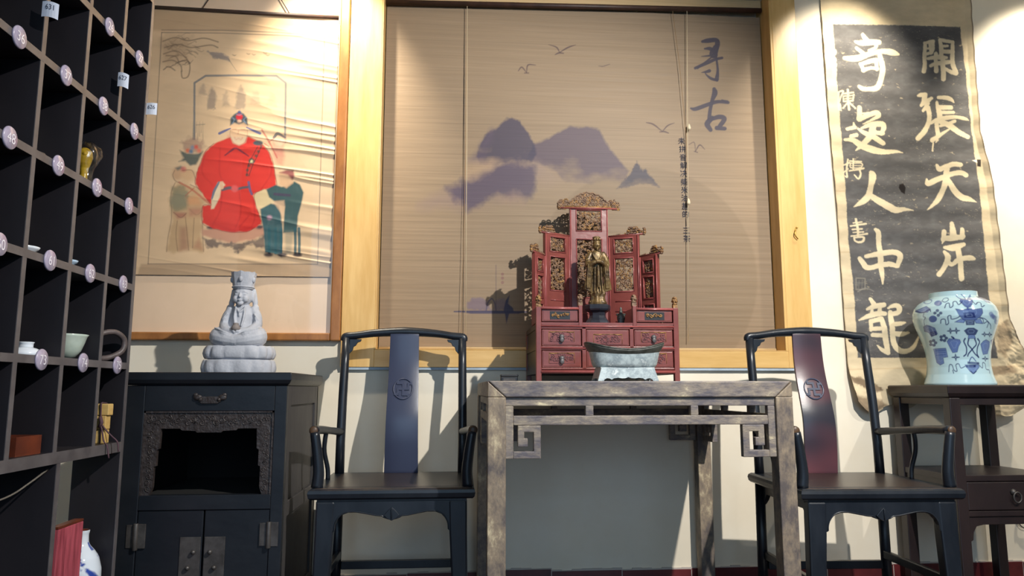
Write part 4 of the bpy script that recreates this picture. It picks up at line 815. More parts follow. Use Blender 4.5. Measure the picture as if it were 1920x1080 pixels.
for s in (-1, 1):
    x0, x1 = sorted((s * 0.0025, s * 0.2105)); MBd = MB().box(x0, x1, CY0 + 0.004, CY0 + 0.026, 0.0915, 0.4345)
    dr = MBd.build('door', 'cabinet', cb, bevel=0.002)
    x0, x1 = sorted((s * 0.006, s * 0.072)); MB().box(x0, x1, CY0 + 0.0005, CY0 + 0.005, 0.17, 0.350).build('lock_plate', 'iron', dr, bevel=0.0012)
    for (dx, dz) in ((0.026, 0.303), (0.030, 0.254)): MB().lathe([(0.0, -0.012), (0.006, -0.011), (0.008, -0.006), (0.005, 0.0), (0.005, 0.004)], 10, tf=lambda x, y, z, dx=dx, dz=dz, s=s: (s * (dx + (0.012 if dz < 0.28 else 0.0)) + x, CY0 + z, dz + y)).build('stud', 'iron', dr)
    b = MB(); xh = s * 0.2115
    b.box(xh - 0.030, xh - 0.004, CY0 - 0.003, CY0 + 0.003, 0.319, 0.392).box(xh + 0.004, xh + 0.030, CY0 - 0.003, CY0 + 0.003, 0.317, 0.394); b.tube([(xh, CY0 - 0.004, 0.312), (xh, CY0 - 0.004, 0.396)], 0.0085, 10)
    b.build('hinge', 'iron', cb, bevel=0.001)
b = MB(); ZH = 0.800                                                   # bat-shaped handle plate with drop bail
b.prism([(-0.036, ZH - 0.010), (-0.034, ZH + 0.006), (0.034, ZH + 0.006), (0.036, ZH - 0.010), (0.026, ZH - 0.017), (-0.026, ZH - 0.017)], CY0 - 0.008, CY0 + 0.002, 'xz')
for s in (-1, 1):
    b.ell((s * 0.040, CY0 - 0.004, ZH + 0.003), (0.015, 0.006, 0.010), 10, 6); b.ell((s * 0.047, CY0 - 0.004, ZH + 0.011), (0.008, 0.005, 0.007), 8, 6); b.ell((s * 0.030, CY0 - 0.007, ZH - 0.004), (0.007, 0.006, 0.007), 8, 6)
b.build('handle', 'carvedk', cb, bevel=0.001)

# ------------------------------------------------------------------ dark vase stand at the right
st = thing('vase_stand', 'dark brown lacquered stand with a drawer carrying the blue and white vase', 'stand', (2.215, -0.248, 0))
HW, HD = 0.225, 0.190; SH = 0.848
b = MB(); b.loft([[(x * (HW + o), y * (HD + o), z) for x, y in ((-1, -1), (1, -1), (1, 1), (-1, 1))] for z, o in ((0.796, -0.004), (0.802, 0.004), (0.815, 0.012), (0.842, 0.014), (0.848, 0.010))], smooth=False); b.build('top_board', 'stand', st, bevel=0.003)
for sx in (-1, 1):
    for sy in (-1, 1):
        x0, x1 = sorted((sx * HW, sx * (HW - 0.045))); y0, y1 = sorted((sy * HD, sy * (HD - 0.045))); MB().box(x0, x1, y0, y1, 0, 0.796).build('leg', 'stand', st, bevel=0.003)
def rails(z0, z1, name='rail', d=0.022, poly=None):
    for sy in (-1, 1):
        y0 = -HD + 0.006 if sy < 0 else HD - 0.006 - d
        MB().box(-HW + 0.045, HW - 0.045, y0, y0 + d, z0, z1).build(name, 'stand', st, bevel=0.002)
    for sx in (-1, 1):
        x0 = -HW + 0.006 if sx < 0 else HW - 0.006 - d
        MB().box(x0, x0 + d, -HD + 0.045, HD - 0.045, z0, z1).build(name, 'stand', st, bevel=0.002)
rails(0.768, 0.7955, 'top_rail'); rails(0.335, 0.356, 'lower_rail')
b = MB(); b.box(-HW + 0.004, HW - 0.004, -HD + 0.003, HD - 0.003, 0.470, 0.494)
for sx in (-1, 1): pass
b.build('shelf', 'stand', st, bevel=0.002)
for sx in (-1, 1):
    x0 = -HW + 0.008 if sx < 0 else HW - 0.024
    MB().box(x0, x0 + 0.016, -HD + 0.045, HD - 0.045, 0.356, 0.470).build('side_board', 'stand', st)
MB().box(-HW + 0.045, HW - 0.045, HD - 0.024, HD - 0.008, 0.356, 0.470).build('back_board', 'stand', st)
dw = MB().box(-HW + 0.047, HW - 0.047, -HD + 0.004, -HD + 0.026, 0.359, 0.467).build('drawer', 'stand', st, bevel=0.003)
b = MB(); y_ = -HD + 0.002
b.lathe([(0.0, -0.010), (0.008, -0.008), (0.012, -0.002), (0.013, 0.002)], 12, tf=lambda x, y, z: (0.012 + x, y_ + z, 0.428 + y)); b.tube([(0.020 + 0.016 * math.cos(a), y_ - 0.010, 0.408 + 0.020 * math.sin(a)) for a in [2 * PI * k / 20 for k in range(20)]], 0.0034, 8, closed=True)
b.build('ring_pull', 'iron', dw)
ap = [(-HW + 0.045, 0.335), (-HW + 0.045, 0.235), (-HW + 0.062, 0.245), (-HW + 0.066, 0.275), (-HW + 0.080, 0.297), (-HW + 0.110, 0.303), (HW - 0.110, 0.303), (HW - 0.080, 0.297), (HW - 0.066, 0.275), (HW - 0.062, 0.245), (HW - 0.045, 0.235), (HW - 0.045, 0.335)]
MB().prism(ap, -HD + 0.012, -HD + 0.028, 'xz').build('curved_apron', 'stand', st, bevel=0.002)

# ------------------------------------------------------------------ blue and white jar
vs = thing('porcelain_vase', 'blue and white porcelain jar painted with antiques, standing on the dark stand', 'vase', (2.187, -0.235, SH + 0.0003))
prof = [(0.134, 0.000), (0.136, 0.006), (0.131, 0.022), (0.124, 0.045), (0.120, 0.075), (0.1195, 0.105), (0.123, 0.140), (0.131, 0.180), (0.144, 0.220), (0.156, 0.255), (0.1625, 0.285), (0.1620, 0.308), (0.154, 0.332), (0.138, 0.352), (0.116, 0.366), (0.100, 0.372), (0.094, 0.377), (0.0925, 0.392), (0.0925, 0.398)]
pz = [p[1] for p in prof]; pr = [p[0] for p in prof]
nz, na = 250, 560; zz = np.linspace(0, 0.398, nz); R_ = np.interp(zz, pz, pr); 
for _ in range(2): R_[1:-1] = (R_[:-2] + 2 * R_[1:-1] + R_[2:]) / 4
th = np.linspace(0, 2 * PI, na, endpoint=False)
P = np.stack([R_[:, None] * np.sin(th)[None, :], -R_[:, None] * np.cos(th)[None, :], np.repeat(zz[:, None], na, 1)], -1)
K = 414.0; VX, VY = 1795.0, 715.0; yaw0 = math.atan2(2.187, 3.01)
tw = ((th + PI / 2 + yaw0) % PI) - PI / 2                                # the pattern is painted twice round the jar
PXv = VX + K * 0.15 * np.repeat(tw[None, :], nz, 0); PYv = VY - K * np.repeat(zz[:, None], na, 1)
c = Canvas(PXv, PYv, (184, 214, 222))
def vmap(x, y):
    r = float(np.interp((VY - y) / K, pz, pr)) * K
    return VX + K * 0.15 * math.asin(max(-0.97, min(0.97, (x - VX) / r))), y
c.map = vmap; c.crop(1720, 540, 5.68)
B1, B2, B3 = (24, 36, 96), (46, 66, 140), (80, 104, 168)
for pts in ([(350, 300), (372, 315), (380, 360)],): pass
def vs_(pts, wd, col_=B1, al=0.9): c.stroke(pts, col_, wd=wd, alpha=al, soft=1.0)
def vp_(pts, col_=B2, al=0.85):
    c.poly(pts, col_, al, 1.0); c.stroke([(x, y, 2.6) for x, y in pts + pts[:1]], B1, alpha=0.7, smooth=False)
    xs = [p[0] for p in pts]; ys = [p[1] for p in pts]; xm = sum(xs) / len(xs); ym = sum(ys) / len(ys)
    c.stroke([((x + xm) / 2, (y + ym) / 2, 2.0) for x, y in pts + pts[:1]], (150, 176, 214), alpha=0.5, smooth=False)
# tall censer and flame, centre
vp_([(480, 180), (490, 150), (540, 160), (580, 150), (590, 185), (565, 240), (545, 250), (520, 235)], B2)
for S in ([(455, 112), (470, 135), (490, 152)], [(500, 100), (520, 130), (530, 155)], [(575, 105), (565, 135), (550, 155)], [(540, 245), (545, 270)]): vs_(S, 6, B2, .8)
vp_([(440, 255), (500, 270), (545, 255), (600, 265), (660, 255), (665, 300), (640, 340), (600, 370), (500, 370), (470, 330)], B2); vp_([(505, 300), (590, 300), (600, 345), (510, 345)], B1); vp_([(425, 385), (480, 355), (515, 370), (500, 395)], B3); vp_([(590, 370), (640, 360), (660, 405), (600, 400)], B3)
vp_([(515, 375), (590, 375), (585, 415), (520, 415)], B1); vp_([(498, 470), (530, 445), (580, 445), (612, 470), (590, 510), (520, 510)], B1, .9); vp_([(530, 510), (580, 510), (588, 545), (525, 545)], B3)
for S in ([(500, 545), (488, 575), (505, 630), (500, 690), (478, 715)], [(530, 550), (520, 600), (545, 640), (570, 690), (600, 725)], [(580, 550), (590, 600), (560, 640), (520, 690), (510, 715)], [(605, 548), (618, 580), (598, 630), (590, 690), (600, 728)]): vs_(S, 7)
# ribbons
for S in ([(350, 240), (365, 200), (390, 195), (395, 240), (420, 225), (425, 185), (450, 180), (470, 215), (500, 185)], [(305, 390), (312, 355), (345, 355), (350, 405), (372, 390), (370, 330), (395, 320), (400, 355), (450, 345), (470, 330)], [(590, 185), (612, 215), (630, 195), (655, 200), (660, 240), (685, 225)], [(630, 350), (660, 360), (668, 400), (690, 385), (705, 395), (690, 440)], [(640, 345), (680, 360), (720, 410), (722, 450)],
          [(340, 865), (350, 800), (372, 800), (385, 850), (410, 860), (405, 800), (430, 790), (445, 830), (480, 815)], [(600, 805), (625, 830), (630, 780), (650, 790), (655, 840), (680, 850), (682, 880)], [(375, 850), (380, 880)]): vs_(S, 4.5, B1, .85)
# roundels, gourds, fan, books
for (x, y, rx, ry) in ((205, 152, 36, 26),): c.stroke([(x + rx * math.cos(a), y + ry * math.sin(a), 3.5) for a in [2 * PI * k / 14 for k in range(15)]], B2, alpha=.8)
c.dot(295, 185, 34, B2, .8, 1, 30); c.stroke([(x, y, 4) for x, y in ((330, 165), (350, 135), (380, 135), (385, 160), (355, 180), (330, 165))], B1, alpha=.85)
vp_([(78, 238), (130, 225), (190, 205), (225, 240), (200, 270), (140, 270), (110, 262)], B3, .8); vs_([(90, 240), (150, 268), (215, 245), (225, 265)], 5)
vs_([(165, 275), (155, 310), (175, 320), (160, 350), (162, 400)], 4, B1, .8)
c.dot(240, 342, 36, B2, .85, 1, 34)
for (x, y) in ((285, 262), (312, 290), (262, 285), (290, 310)): c.dot(x, y, 15, B1, .8, 1)
vp_([(150, 410), (180, 395), (215, 410), (250, 430), (270, 490), (215, 515), (190, 470), (155, 455)], B2, .8); vp_([(205, 470), (255, 465), (262, 500), (212, 505)], B1)
for (x, y) in ((318, 535), (222, 575)):
    for k in range(5): c.dot(x + 24 * math.cos(k * 1.257), y + 24 * math.sin(k * 1.257), 15, B1, .85, 1)
    c.dot(x, y, 9, (184, 214, 222), .9, 1)
def lozenge(x, y, r): c.stroke([(x - r, y, 4), (x - 4, y - 5, 5), (x, y - r, 4), (x + 5, y - 4, 5), (x + r, y, 4), (x + 4, y + 5, 5), (x, y + r, 4), (x - 5, y + 4, 5), (x - r, y, 4)], B1, alpha=.9, smooth=False)
for (x, y, r) in ((382, 468, 26), (432, 468, 28), (665, 505, 22), (708, 505, 22), (408, 725, 32), (655, 740, 26)): lozenge(x, y, r)
vp_([(345, 570), (365, 540), (395, 545), (400, 525), (415, 545), (455, 555), (462, 580), (440, 620), (425, 675), (385, 680), (370, 640)], B3, .9); vs_([(390, 525), (405, 540)], 8)
vp_([(625, 600), (650, 570), (675, 555), (705, 575), (700, 620), (680, 690), (640, 700), (632, 650)], B3, .85); vp_([(715, 560), (745, 545), (755, 590), (720, 610)], B2, .8)
vp_([(220, 635), (330, 632), (342, 720), (300, 725), (305, 780), (270, 798), (240, 770), (232, 715)], B3, .85)
for k in range(3): vs_([(240, 655 + k * 22), (325, 652 + k * 22)], 3, B2, .7)
vp_([(480, 800), (595, 798), (600, 820), (570, 860), (545, 882), (515, 860)], B3, .8); vp_([(485, 805), (570, 802), (568, 822), (490, 824)], B1, .9); vp_([(505, 770), (600, 778), (600, 795), (505, 788)], B1, .9); vs_([(520, 765), (545, 725), (575, 765)], 5, B2); vs_([(525, 865), (545, 885), (570, 862)], 5)
vp_([(715, 665), (745, 665), (742, 750), (718, 748)], B2, .7); vp_([(690, 130), (720, 160), (740, 195), (705, 190), (640, 140), (625, 115)], B2, .7)
for (x, y) in ((735, 310), (760, 340), (745, 330), (775, 380)): c.dot(x, y, 20, B2, .6, 2, 24)
body = sheet('jar_body', P, c, 'print_vase', vs, closed_u=True)
MB().lathe([(0.0925, 0.3980), (0.086, 0.3985), (0.084, 0.392), (0.090, 0.360), (0.14, 0.30), (0.10, 0.08), (0.0, 0.05)], 40, cap=False).build('inner_wall', 'porc', vs)
MB().lathe([(0.0, 0.001), (0.134, 0.0)], 40, cap=False).build('foot', 'porc', vs)

# ------------------------------------------------------------------ red lacquer shrine with folding screen
sr = thing('tabletop_shrine', 'red lacquered miniature shrine with drawers and gilt carved folding screen on the worn table', 'shrine', (0.6135, -0.245, 0.8573)); sr.scale = (1.044, 1.044, 1.044)
Y0s = -0.180
b = MB()
for s in (-1, 1):
    b.box(*sorted((s * 0.270, s * 0.250)), Y0s, Y0s + 0.022, 0, 0.278)
    b.box(*sorted((s * 0.098, s * 0.082)), Y0s + 0.003, Y0s + 0.022, 0.047, 0.205).box(*sorted((s * 0.110, s * 0.095)), Y0s, Y0s + 0.020, 0.205, 0.285)
b.box(-0.25, 0.25, Y0s + 0.003, Y0s + 0.02, 0.046, 0.053).box(-0.25, 0.25, Y0s + 0.003, Y0s + 0.02, 0.117, 0.133).box(-0.25, 0.25, Y0s + 0.003, Y0s + 0.02, 0.196, 0.214)
b.build('front_frame', 'red', sr, bevel=0.002)
b = MB()
for z0, z1 in ((0.030, 0.046), (0.120, 0.129), (0.201, 0.211)):
    zc_ = (z0 + z1) / 2; b.tube([(-0.252, Y0s + 0.003, zc_), (0.252, Y0s + 0.003, zc_)], (z1 - z0) / 2 * 0.8, 8)
b.build('half_round_rail', 'redrail', sr)
b = MB(); b.box(-0.262, 0.262, Y0s + 0.002, 0.18, 0.2135, 0.2205); b.build('deck', 'red', sr)
for s in (-1, 1):
    b = MB(); x0, x1 = sorted((s * 0.266, s * 0.256)); b.box(x0, x1, Y0s + 0.022, 0.158, 0.03, 0.213)
    xo, xi = s * 0.270, s * 0.264
    for z0, z1 in ((0.03, 0.05), (0.118, 0.136), (0.195, 0.213)): b.box(*sorted((xo, xi)), Y0s + 0.022, 0.158, z0, z1)
    b.build('side_panel', 'stand', sr); MB().box(*sorted((s * 0.270, s * 0.250)), 0.158, 0.18, 0, 0.2135).build('rear_post', 'red', sr, bevel=0.002)
MB().box(-0.25, 0.25, 0.165, 0.172, 0.03, 0.213).box(-0.256, 0.256, Y0s + 0.02, 0.165, 0.0305, 0.040).build('back_panel', 'stand', sr)
def relief(b, u0, u1, z0, z1, y, seed, tr=0.0017, rr_=(0.007, 0.013), mats=(0,), tf=None, leaf=0):
    rnd = random.Random(seed); C_ = []
    for _ in range(900):
        r = rnd.uniform(*rr_); x = rnd.uniform(u0 + r * .9, u1 - r * .9) if u1 - u0 > 2 * r else (u0 + u1) / 2; z = rnd.uniform(z0 + r * .9, z1 - r * .9) if z1 - z0 > 2 * r else (z0 + z1) / 2
        if all((x - a) ** 2 + (z - c_) ** 2 > ((r + q) * 0.84) ** 2 for a, c_, q in C_): C_.append((x, z, r))
    for i, (x, z, r) in enumerate(C_):
        curl(b, x, z, r, y, rnd.uniform(0, 6.28), tr, rnd.choice(mats), tf, rnd.uniform(0.9, 1.4), rnd.choice((-1, 1)), 5)
        if rnd.random() < 0.7: b.ell((x + rnd.uniform(-.3, .3) * r, y - tr * .3, z + rnd.uniform(-.3, .3) * r), (tr * 1.7, tr * 1.2, tr * 1.4), 6, 4, rnd.choice(mats), tf)
        for _k in range(leaf):
            a_ = rnd.uniform(0, 6.28); q_ = r * rnd.uniform(.55, 1.15); lx, lz = x + q_ * math.cos(a_), z + q_ * math.sin(a_)
            if u0 < lx < u1 and z0 < lz < z1:
                b_ = rnd.uniform(0, 6.28); l_ = rnd.uniform(.003, .0065); mt_ = rnd.choice(mats)
                b.tube([(lx - l_ * math.cos(b_), y + .001, lz - l_ * math.sin(b_)), (lx, y - .001, lz), (lx + l_ * math.cos(b_), y + .001, lz + l_ * math.sin(b_))], [.0006, rnd.uniform(.0018, .0030), .0006], 5, mt_, True, None, tf)
        near = sorted(C_, key=lambda c_: (c_[0] - x) ** 2 + (c_[1] - z) ** 2)[1:3]
        for (a, c_, q) in near:
            dx, dz = a - x, c_ - z; L = math.hypot(dx, dz)
            if L > 1e-6 and L < (r + q) * 1.5: b.tube([(x + dx / L * r * .9, y, z + dz / L * r * .9), (x + dx * .5 - dz * .15, y - tr * .5, z + dz * .5 + dx * .15), (a - dx / L * q * .9, y, c_ - dz / L * q * .9)], tr * .9, 5, rnd.choice(mats), True, None, tf)
def drawer(x0, x1, z0, z1, seed, pull=True, carve=None, gilt=False):
    d = MB().box(x0, x1, Y0s + 0.007, Y0s + 0.024, z0, z1).box(x0 + 0.004, x1 - 0.004, Y0s + 0.0055, Y0s + 0.0075, z0 + 0.004, z1 - 0.004).build('drawer', 'red', sr, bevel=0.0012)
    cu = carve or (x0 + 0.026, x1 - 0.026, z0 + 0.014, z1 - 0.010)
    b = MB()
    if gilt:
        b.box(cu[0] - .004, cu[1] + .004, Y0s + 0.0045, Y0s + 0.0058, cu[2] - .004, cu[3] + .004, 1)
        relief(b, cu[0], cu[1], cu[2], cu[3], Y0s + 0.0035, seed, 0.0022, (0.006, 0.010), (0,)); b.build('gilt_carving', ['gilt', 'blackplastic'], d)
    else:
        relief(b, cu[0], cu[1], cu[2], cu[3], Y0s + 0.0050, seed, 0.0018, (0.0065, 0.0115), (0,))
        for s, e in ((cu[0], (cu[0] * .7 + cu[1] * .3)), ((cu[0] * .3 + cu[1] * .7), cu[1])): b.tube([(s, Y0s + 0.005, cu[3] + .001), ((s + e) / 2, Y0s + 0.0045, cu[3] - .001), (e, Y0s + 0.005, cu[3] + .001)], 0.0018, 5, 1)
        b.tube([(cu[0], Y0s + 0.005, cu[3] + .001), (cu[1], Y0s + 0.005, cu[3] + .001)], 0.0012, 5, 1); b.tube([(cu[0], Y0s + 0.0052, cu[2]), (cu[0], Y0s + 0.0052, cu[3])], 0.001, 4, 1); b.tube([(cu[1], Y0s + 0.0052, cu[2]), (cu[1], Y0s + 0.0052, cu[3])], 0.001, 4, 1); b.tube([(cu[0], Y0s + 0.0052, cu[2]), (cu[1], Y0s + 0.0052, cu[2])], 0.0008, 4, 0)
        b.build('carving', ['relief', 'gilt'], d)
    if pull:
        xc, zc_ = (x0 + x1) / 2, (z0 + z1) / 2 + 0.002; b = MB()
        b.lathe([(0.0, -0.007), (0.007, -0.006), (0.010, -0.002), (0.010, 0.0)], 14, tf=lambda x, y, z: (xc + x, Y0s + 0.004 + z, zc_ + y))
        b.ell((xc, Y0s - 0.002, zc_ - 0.011), (0.0085, 0.003, 0.010), 12, 8); b.build('pull', 'pull', d)
for s in (-1, 1):
    a, e = sorted((s * 0.247, s * 0.101))
    drawer(a, e, 0.0545, 0.1155, 20 + s); drawer(a, e, 0.1345, 0.1945, 30 + s)
    a, e = sorted((s * 0.247, s * 0.112)); drawer(a, e, 0.2245, 0.2680, 40 + s, False, (a + .034, e - .034, 0.236, 0.258), True)
    x0, x1 = sorted((s * 0.250, s * 0.110))
    b = MB().box(x0, x1, Y0s + 0.004, Y0s + 0.02, 0.268, 0.278).box(x0 - 0.0, x1, Y0s + 0.15, Y0s + 0.165, 0.2205, 0.278).box(*sorted((s * 0.268, s * 0.258)), Y0s + 0.022, Y0s + 0.165, 0.2205, 0.278).box(*sorted((s * 0.108, s * 0.100)), Y0s + 0.022, Y0s + 0.165, 0.2205, 0.278).box(x0, x1, Y0s + 0.02, Y0s + 0.15, 0.270, 0.276)
    b.tube([(x0, Y0s + 0.003, 0.272), (x1, Y0s + 0.003, 0.272)], 0.0042, 8); b.build('tower_case', 'redrail', sr)
    for xp, mt, hh in ((s * 0.260, 'gilt', 0.050), (s * 0.1025, 'giltdk', 0.046)):
        b = MB(); zb = 0.278 if mt == 'gilt' else 0.285; y = Y0s + 0.011
        b.box(xp - 0.0085, xp + 0.0085, y - 0.0085, y + 0.0085, zb - 0.001, zb + 0.012); b.lathe([(0.009, 0.012), (0.011, 0.016), (0.007, 0.020), (0.010, 0.028), (0.0105, 0.036), (0.006, 0.042), (0.0, 0.044)], 10, (xp, y, zb))
        for k in range(5): a = k * 1.257; b.ell((xp + 0.009 * math.cos(a), y + 0.009 * math.sin(a), zb + 0.026 + 0.004 * (k % 2)), (0.0042, 0.0042, 0.005), 6, 5)
        b.ell((xp - 0.003, y - 0.008, zb + 0.038), (0.005, 0.005, 0.005), 8, 6); b.build('finial', mt, sr)
def screen_panel(ua, ub, z1, openings, solid, mats_seed, carve=True, low=0.2205):
    """one leaf of the folding screen; ua, ub are its plan end points"""
    (xa_, ya_), (xb_, yb_) = ua, ub; L = math.hypot(xb_ - xa_, yb_ - ya_); ex, ey = (xb_ - xa_) / L, (yb_ - ya_) / L
    nx_, ny_ = ey, -ex                                                   # towards the front
    if ny_ > 0: nx_, ny_ = -nx_, -ny_
    tf = lambda u, d, z: (xa_ + ex * u - nx_ * d, ya_ + ey * u - ny_ * d, z)
    m = openings[0][0]
    b = MB(); B = lambda u0, u1, z0, z1_, d0=0.0, d1=0.014, mt=0: b.box(u0, u1, d0, d1, z0, z1_, mt, tf)
    B(0, m, low, z1); B(L - m, L, low, z1)
    zs = [low] + [q for o in openings for q in (o[1], o[2])] + [z1]
    for i in range(0, len(zs), 2): B(m, L - m, zs[i], zs[i + 1])
    fr_ = 0.0022
    for o in openings:
        for u in (m - .003, L - m + .003): b.tube([(u, -0.001, o[1] - .004), (u, -0.001, o[2] + .004)], fr_, 5, 1, True, None, tf)
        for z in (o[1] - .003, o[2] + .003): b.tube([(m - .003, -0.001, z), (L - m + .003, -0.001, z)], fr_, 5, 1, True, None, tf)
    for u in (0.004, L - 0.004): b.tube([(u, -0.001, low), (u, -0.001, z1)], 0.003, 5, 1, True, None, tf)
    for z0, z1_ in solid:
        for z in (z0, z1_, (z0 + z1_) / 2): b.tube([(m, -0.001, z), (L - m, -0.001, z)], fr_, 5, 1, True, None, tf)
    p = b.build('screen_panel', ['red', 'redrail'], sr)
    for i, o in enumerate(openings):
        b = MB(); relief(b, m, L - m, o[1], o[2], 0.006, mats_seed * 10 + i, 0.0030, (0.0055, 0.0105), (0, 0, 0, 1), tf, 4)
        if not carve: b.box(m, L - m, 0.009, 0.013, o[1], o[2], 2, tf)
        b.build('openwork_carving', ['giltdk', 'gilt', 'red'], p)
    return tf, L
YC = 0.165
screen_panel((-0.083, YC), (0.083, YC), 0.745, [(0.031, 0.36, 0.605), (0.031, 0.646, 0.733)], [(0.25, 0.33)], 1)
wings = {}
for s in (-1, 1):
    wings[s] = screen_panel((s * 0.083, YC), (s * 0.198, YC - 0.068), 0.617, [(0.028, 0.383, 0.520), (0.028, 0.547, 0.604)], [(0.255, 0.34)], 5 + s)
    wings[s * 2] = screen_panel((s * 0.198, YC - 0.068), (s * 0.250, YC - 0.150), 0.520, [(0.024, 0.285, 0.315), (0.024, 0.345, 0.430), (0.024, 0.452, 0.500)], [], 15 + s, False)
# crests: carved clouds along the leaf tops
b = MB(); b.tube([(-0.128, YC + .004, 0.748), (0.128, YC + .004, 0.748)], 0.0065, 8, 1); b.tube([(-0.122, YC - .004, 0.742), (0.122, YC - .004, 0.742)], 0.0035, 6, 2)
rnd = random.Random(8)
for i in range(23):
    x = -0.117 + 0.234 * i / 22; a = abs(x); top = 0.757 + (0.052 * math.cos(a / 0.085 * PI / 2) ** 0.8 if a < 0.082 else 0.012 + 0.012 * (a - .082) / .035)
    z = 0.760
    while z < top + 0.001:
        curl(b, x, z, 0.0100, YC + 0.003, rnd.uniform(0, 6), 0.0034, rnd.choice((0, 0, 0, 1)), None, rnd.uniform(.9, 1.3), 1 if x > 0 else -1); z += 0.014
ridge = smoothpts([(-0.122, YC, 0.772), (-0.098, YC, 0.772), (-0.082, YC, 0.770), (-0.066, YC, 0.785), (-0.040, YC, 0.803), (0, YC, 0.812), (0.040, YC, 0.803), (0.066, YC, 0.785), (0.082, YC, 0.770), (0.098, YC, 0.772), (0.122, YC, 0.772)], 5)
b.tube([(p[0], p[1], p[2] + 0.003 * math.sin(i * 1.9)) for i, p in enumerate(ridge)], 0.0032, 6)
for s in (-1, 1):
    b.box(*sorted((s * 0.104, s * 0.126)), YC - .002, YC + .008, 0.738, 0.770, 0)
    for k in range(12): curl(b, s * (0.104 + 0.008 * (k % 4)), 0.742 + 0.012 * (k // 4), 0.0065, YC - 0.002, k, 0.0030, k % 3 == 0, None, 1.1, s); curl(b, s * 0.130, 0.742 + .010 * (k // 4), .005, YC + .002, k, .003, 0)
b.build('carved_crest', ['giltdk', 'gilt', 'redrail'], sr)
for s in (-1, 1):
    for key, z1, ln in ((s, 0.617, 0.075), (s * 2, 0.520, 0.058)):
        tf, L = wings[key]; b = MB(); b.tube([(0, 0.004, z1 + .003), (L + 0.018, 0.004, z1 + .004)], 0.0055, 6, 2, True, None, tf)
        n = 12
        for i in range(n):
            u = L + 0.022 - ln * i / (n - 1); h = 0.011 + 0.020 * math.sin(PI * min(1, (1 - i / (n - 1)) * 1.05 + .08)); z = z1 + 0.010
            while z < z1 + 0.004 + h:
                curl(b, u, z, 0.0085, 0.004, rnd.uniform(0, 6), 0.0027, rnd.choice((0, 0, 1)), tf, rnd.uniform(.8, 1.3), s)
                _a = rnd.uniform(-1.2, 1.6); b.tube([(u - .007 * math.cos(_a), .004, z - .007 * math.sin(_a)), (u, .000, z + rnd.uniform(-.002, .002)), (u + .007 * math.cos(_a), .003, z + .007 * math.sin(_a))], [.001, rnd.uniform(.0032, .0052), .001], 6, rnd.choice((0, 0, 1)), True, None, tf); z += 0.010
        for i in range(6): b.tube([(L - ln - 0.002 - i * 0.007, 0.004, z1 + 0.004), (L - ln - .006 - i * .007, .003, z1 + .011 - .001 * i), (L - ln - 0.012 - i * 0.007, 0.004, z1 + 0.005)], [.003, .004, .002], 6, 0, True, None, tf)
        for i in range(5): b.ell((L + 0.022 + 0.003 * (i % 2), 0.004, z1 + 0.002 + i * .006), (0.0065, 0.007, 0.0055), 6, 5, i % 2, tf)
        b.build('carved_crest', ['giltdk', 'gilt', 'red'], sr)
drawer(-0.080, 0.080, 0.0545, 0.1155, 51); drawer(-0.080, 0.080, 0.1345, 0.1945, 52, False, (-0.054, 0.054, 0.140, 0.176))
DECK = 0.8573 + 0.2208 * 1.044

# ------------------------------------------------------------------ standing deity figure on its plinth
dt = thing('deity_statue', 'gilded standing robed figure on a black plinth inside the red shrine', 'statue', (0.6135, -0.236, DECK)); dt.scale = (1.044, 1.044, 1.044)
b = MB()
b.lathe([(0.056, 0), (0.057, 0.010), (0.050, 0.014), (0.046, 0.022), (0.036, 0.034), (0.033, 0.044), (0.035, 0.056), (0.050, 0.064), (0.053, 0.070), (0.053, 0.084), (0.048, 0.088)], 8, (0, 0, 0), smooth=False, sy=0.85)
b.build('plinth', 'plinth', dt, bevel=0.0015)
def limb(b, pts, rs, flat=None, n=5):
    q = smoothpts([(*p, r) for p, r in zip(pts, rs)], n); P_ = [p[:3] for p in q]; R2 = [p[3] for p in q]
    b.tube(P_, R2, 12, 0, True, flat); b.ell(P_[0], R2[0], 12, 8); b.ell(P_[-1], R2[-1], 12, 8)
b = MB(); zb = 0.087
def rg(z, rx, ry, ox=0, oy=0, wav=0, k=7): return [(ox + (rx + wav * math.cos(k * a)) * math.cos(a), oy + (ry + wav * math.cos(k * a)) * math.sin(a), zb + z) for a in [2 * PI * i / 28 for i in range(28)]]
b.loft([rg(0, .034, .026, wav=.002), rg(.010, .037, .028, wav=.003), rg(.020, .030, .024, wav=.003), rg(.034, .029, .023, wav=.002), rg(.045, .033, .026, wav=.003, k=9), rg(.058, .027, .021, wav=.0015), rg(.090, .024, .019, wav=.001), rg(.130, .024, .018), rg(.165, .026, .018), rg(.195, .030, .019), rg(.212, .027, .017), rg(.222, .012, .011)])
limb(b, [(0, 0, zb + .215), (0, -.002, zb + .235)], [.010, .010])
b.ell((0, -.003, zb + .240), (.0155, .0165, .019), 14, 10)                       # head
b.ell((0, -.0195, zb + .237), (.0028, .004, .0045), 8, 6); b.ell((0, -.017, zb + .229), (.006, .004, .002), 8, 6); b.ell((0, -.0155, zb + .224), (.005, .004, .004), 8, 6)
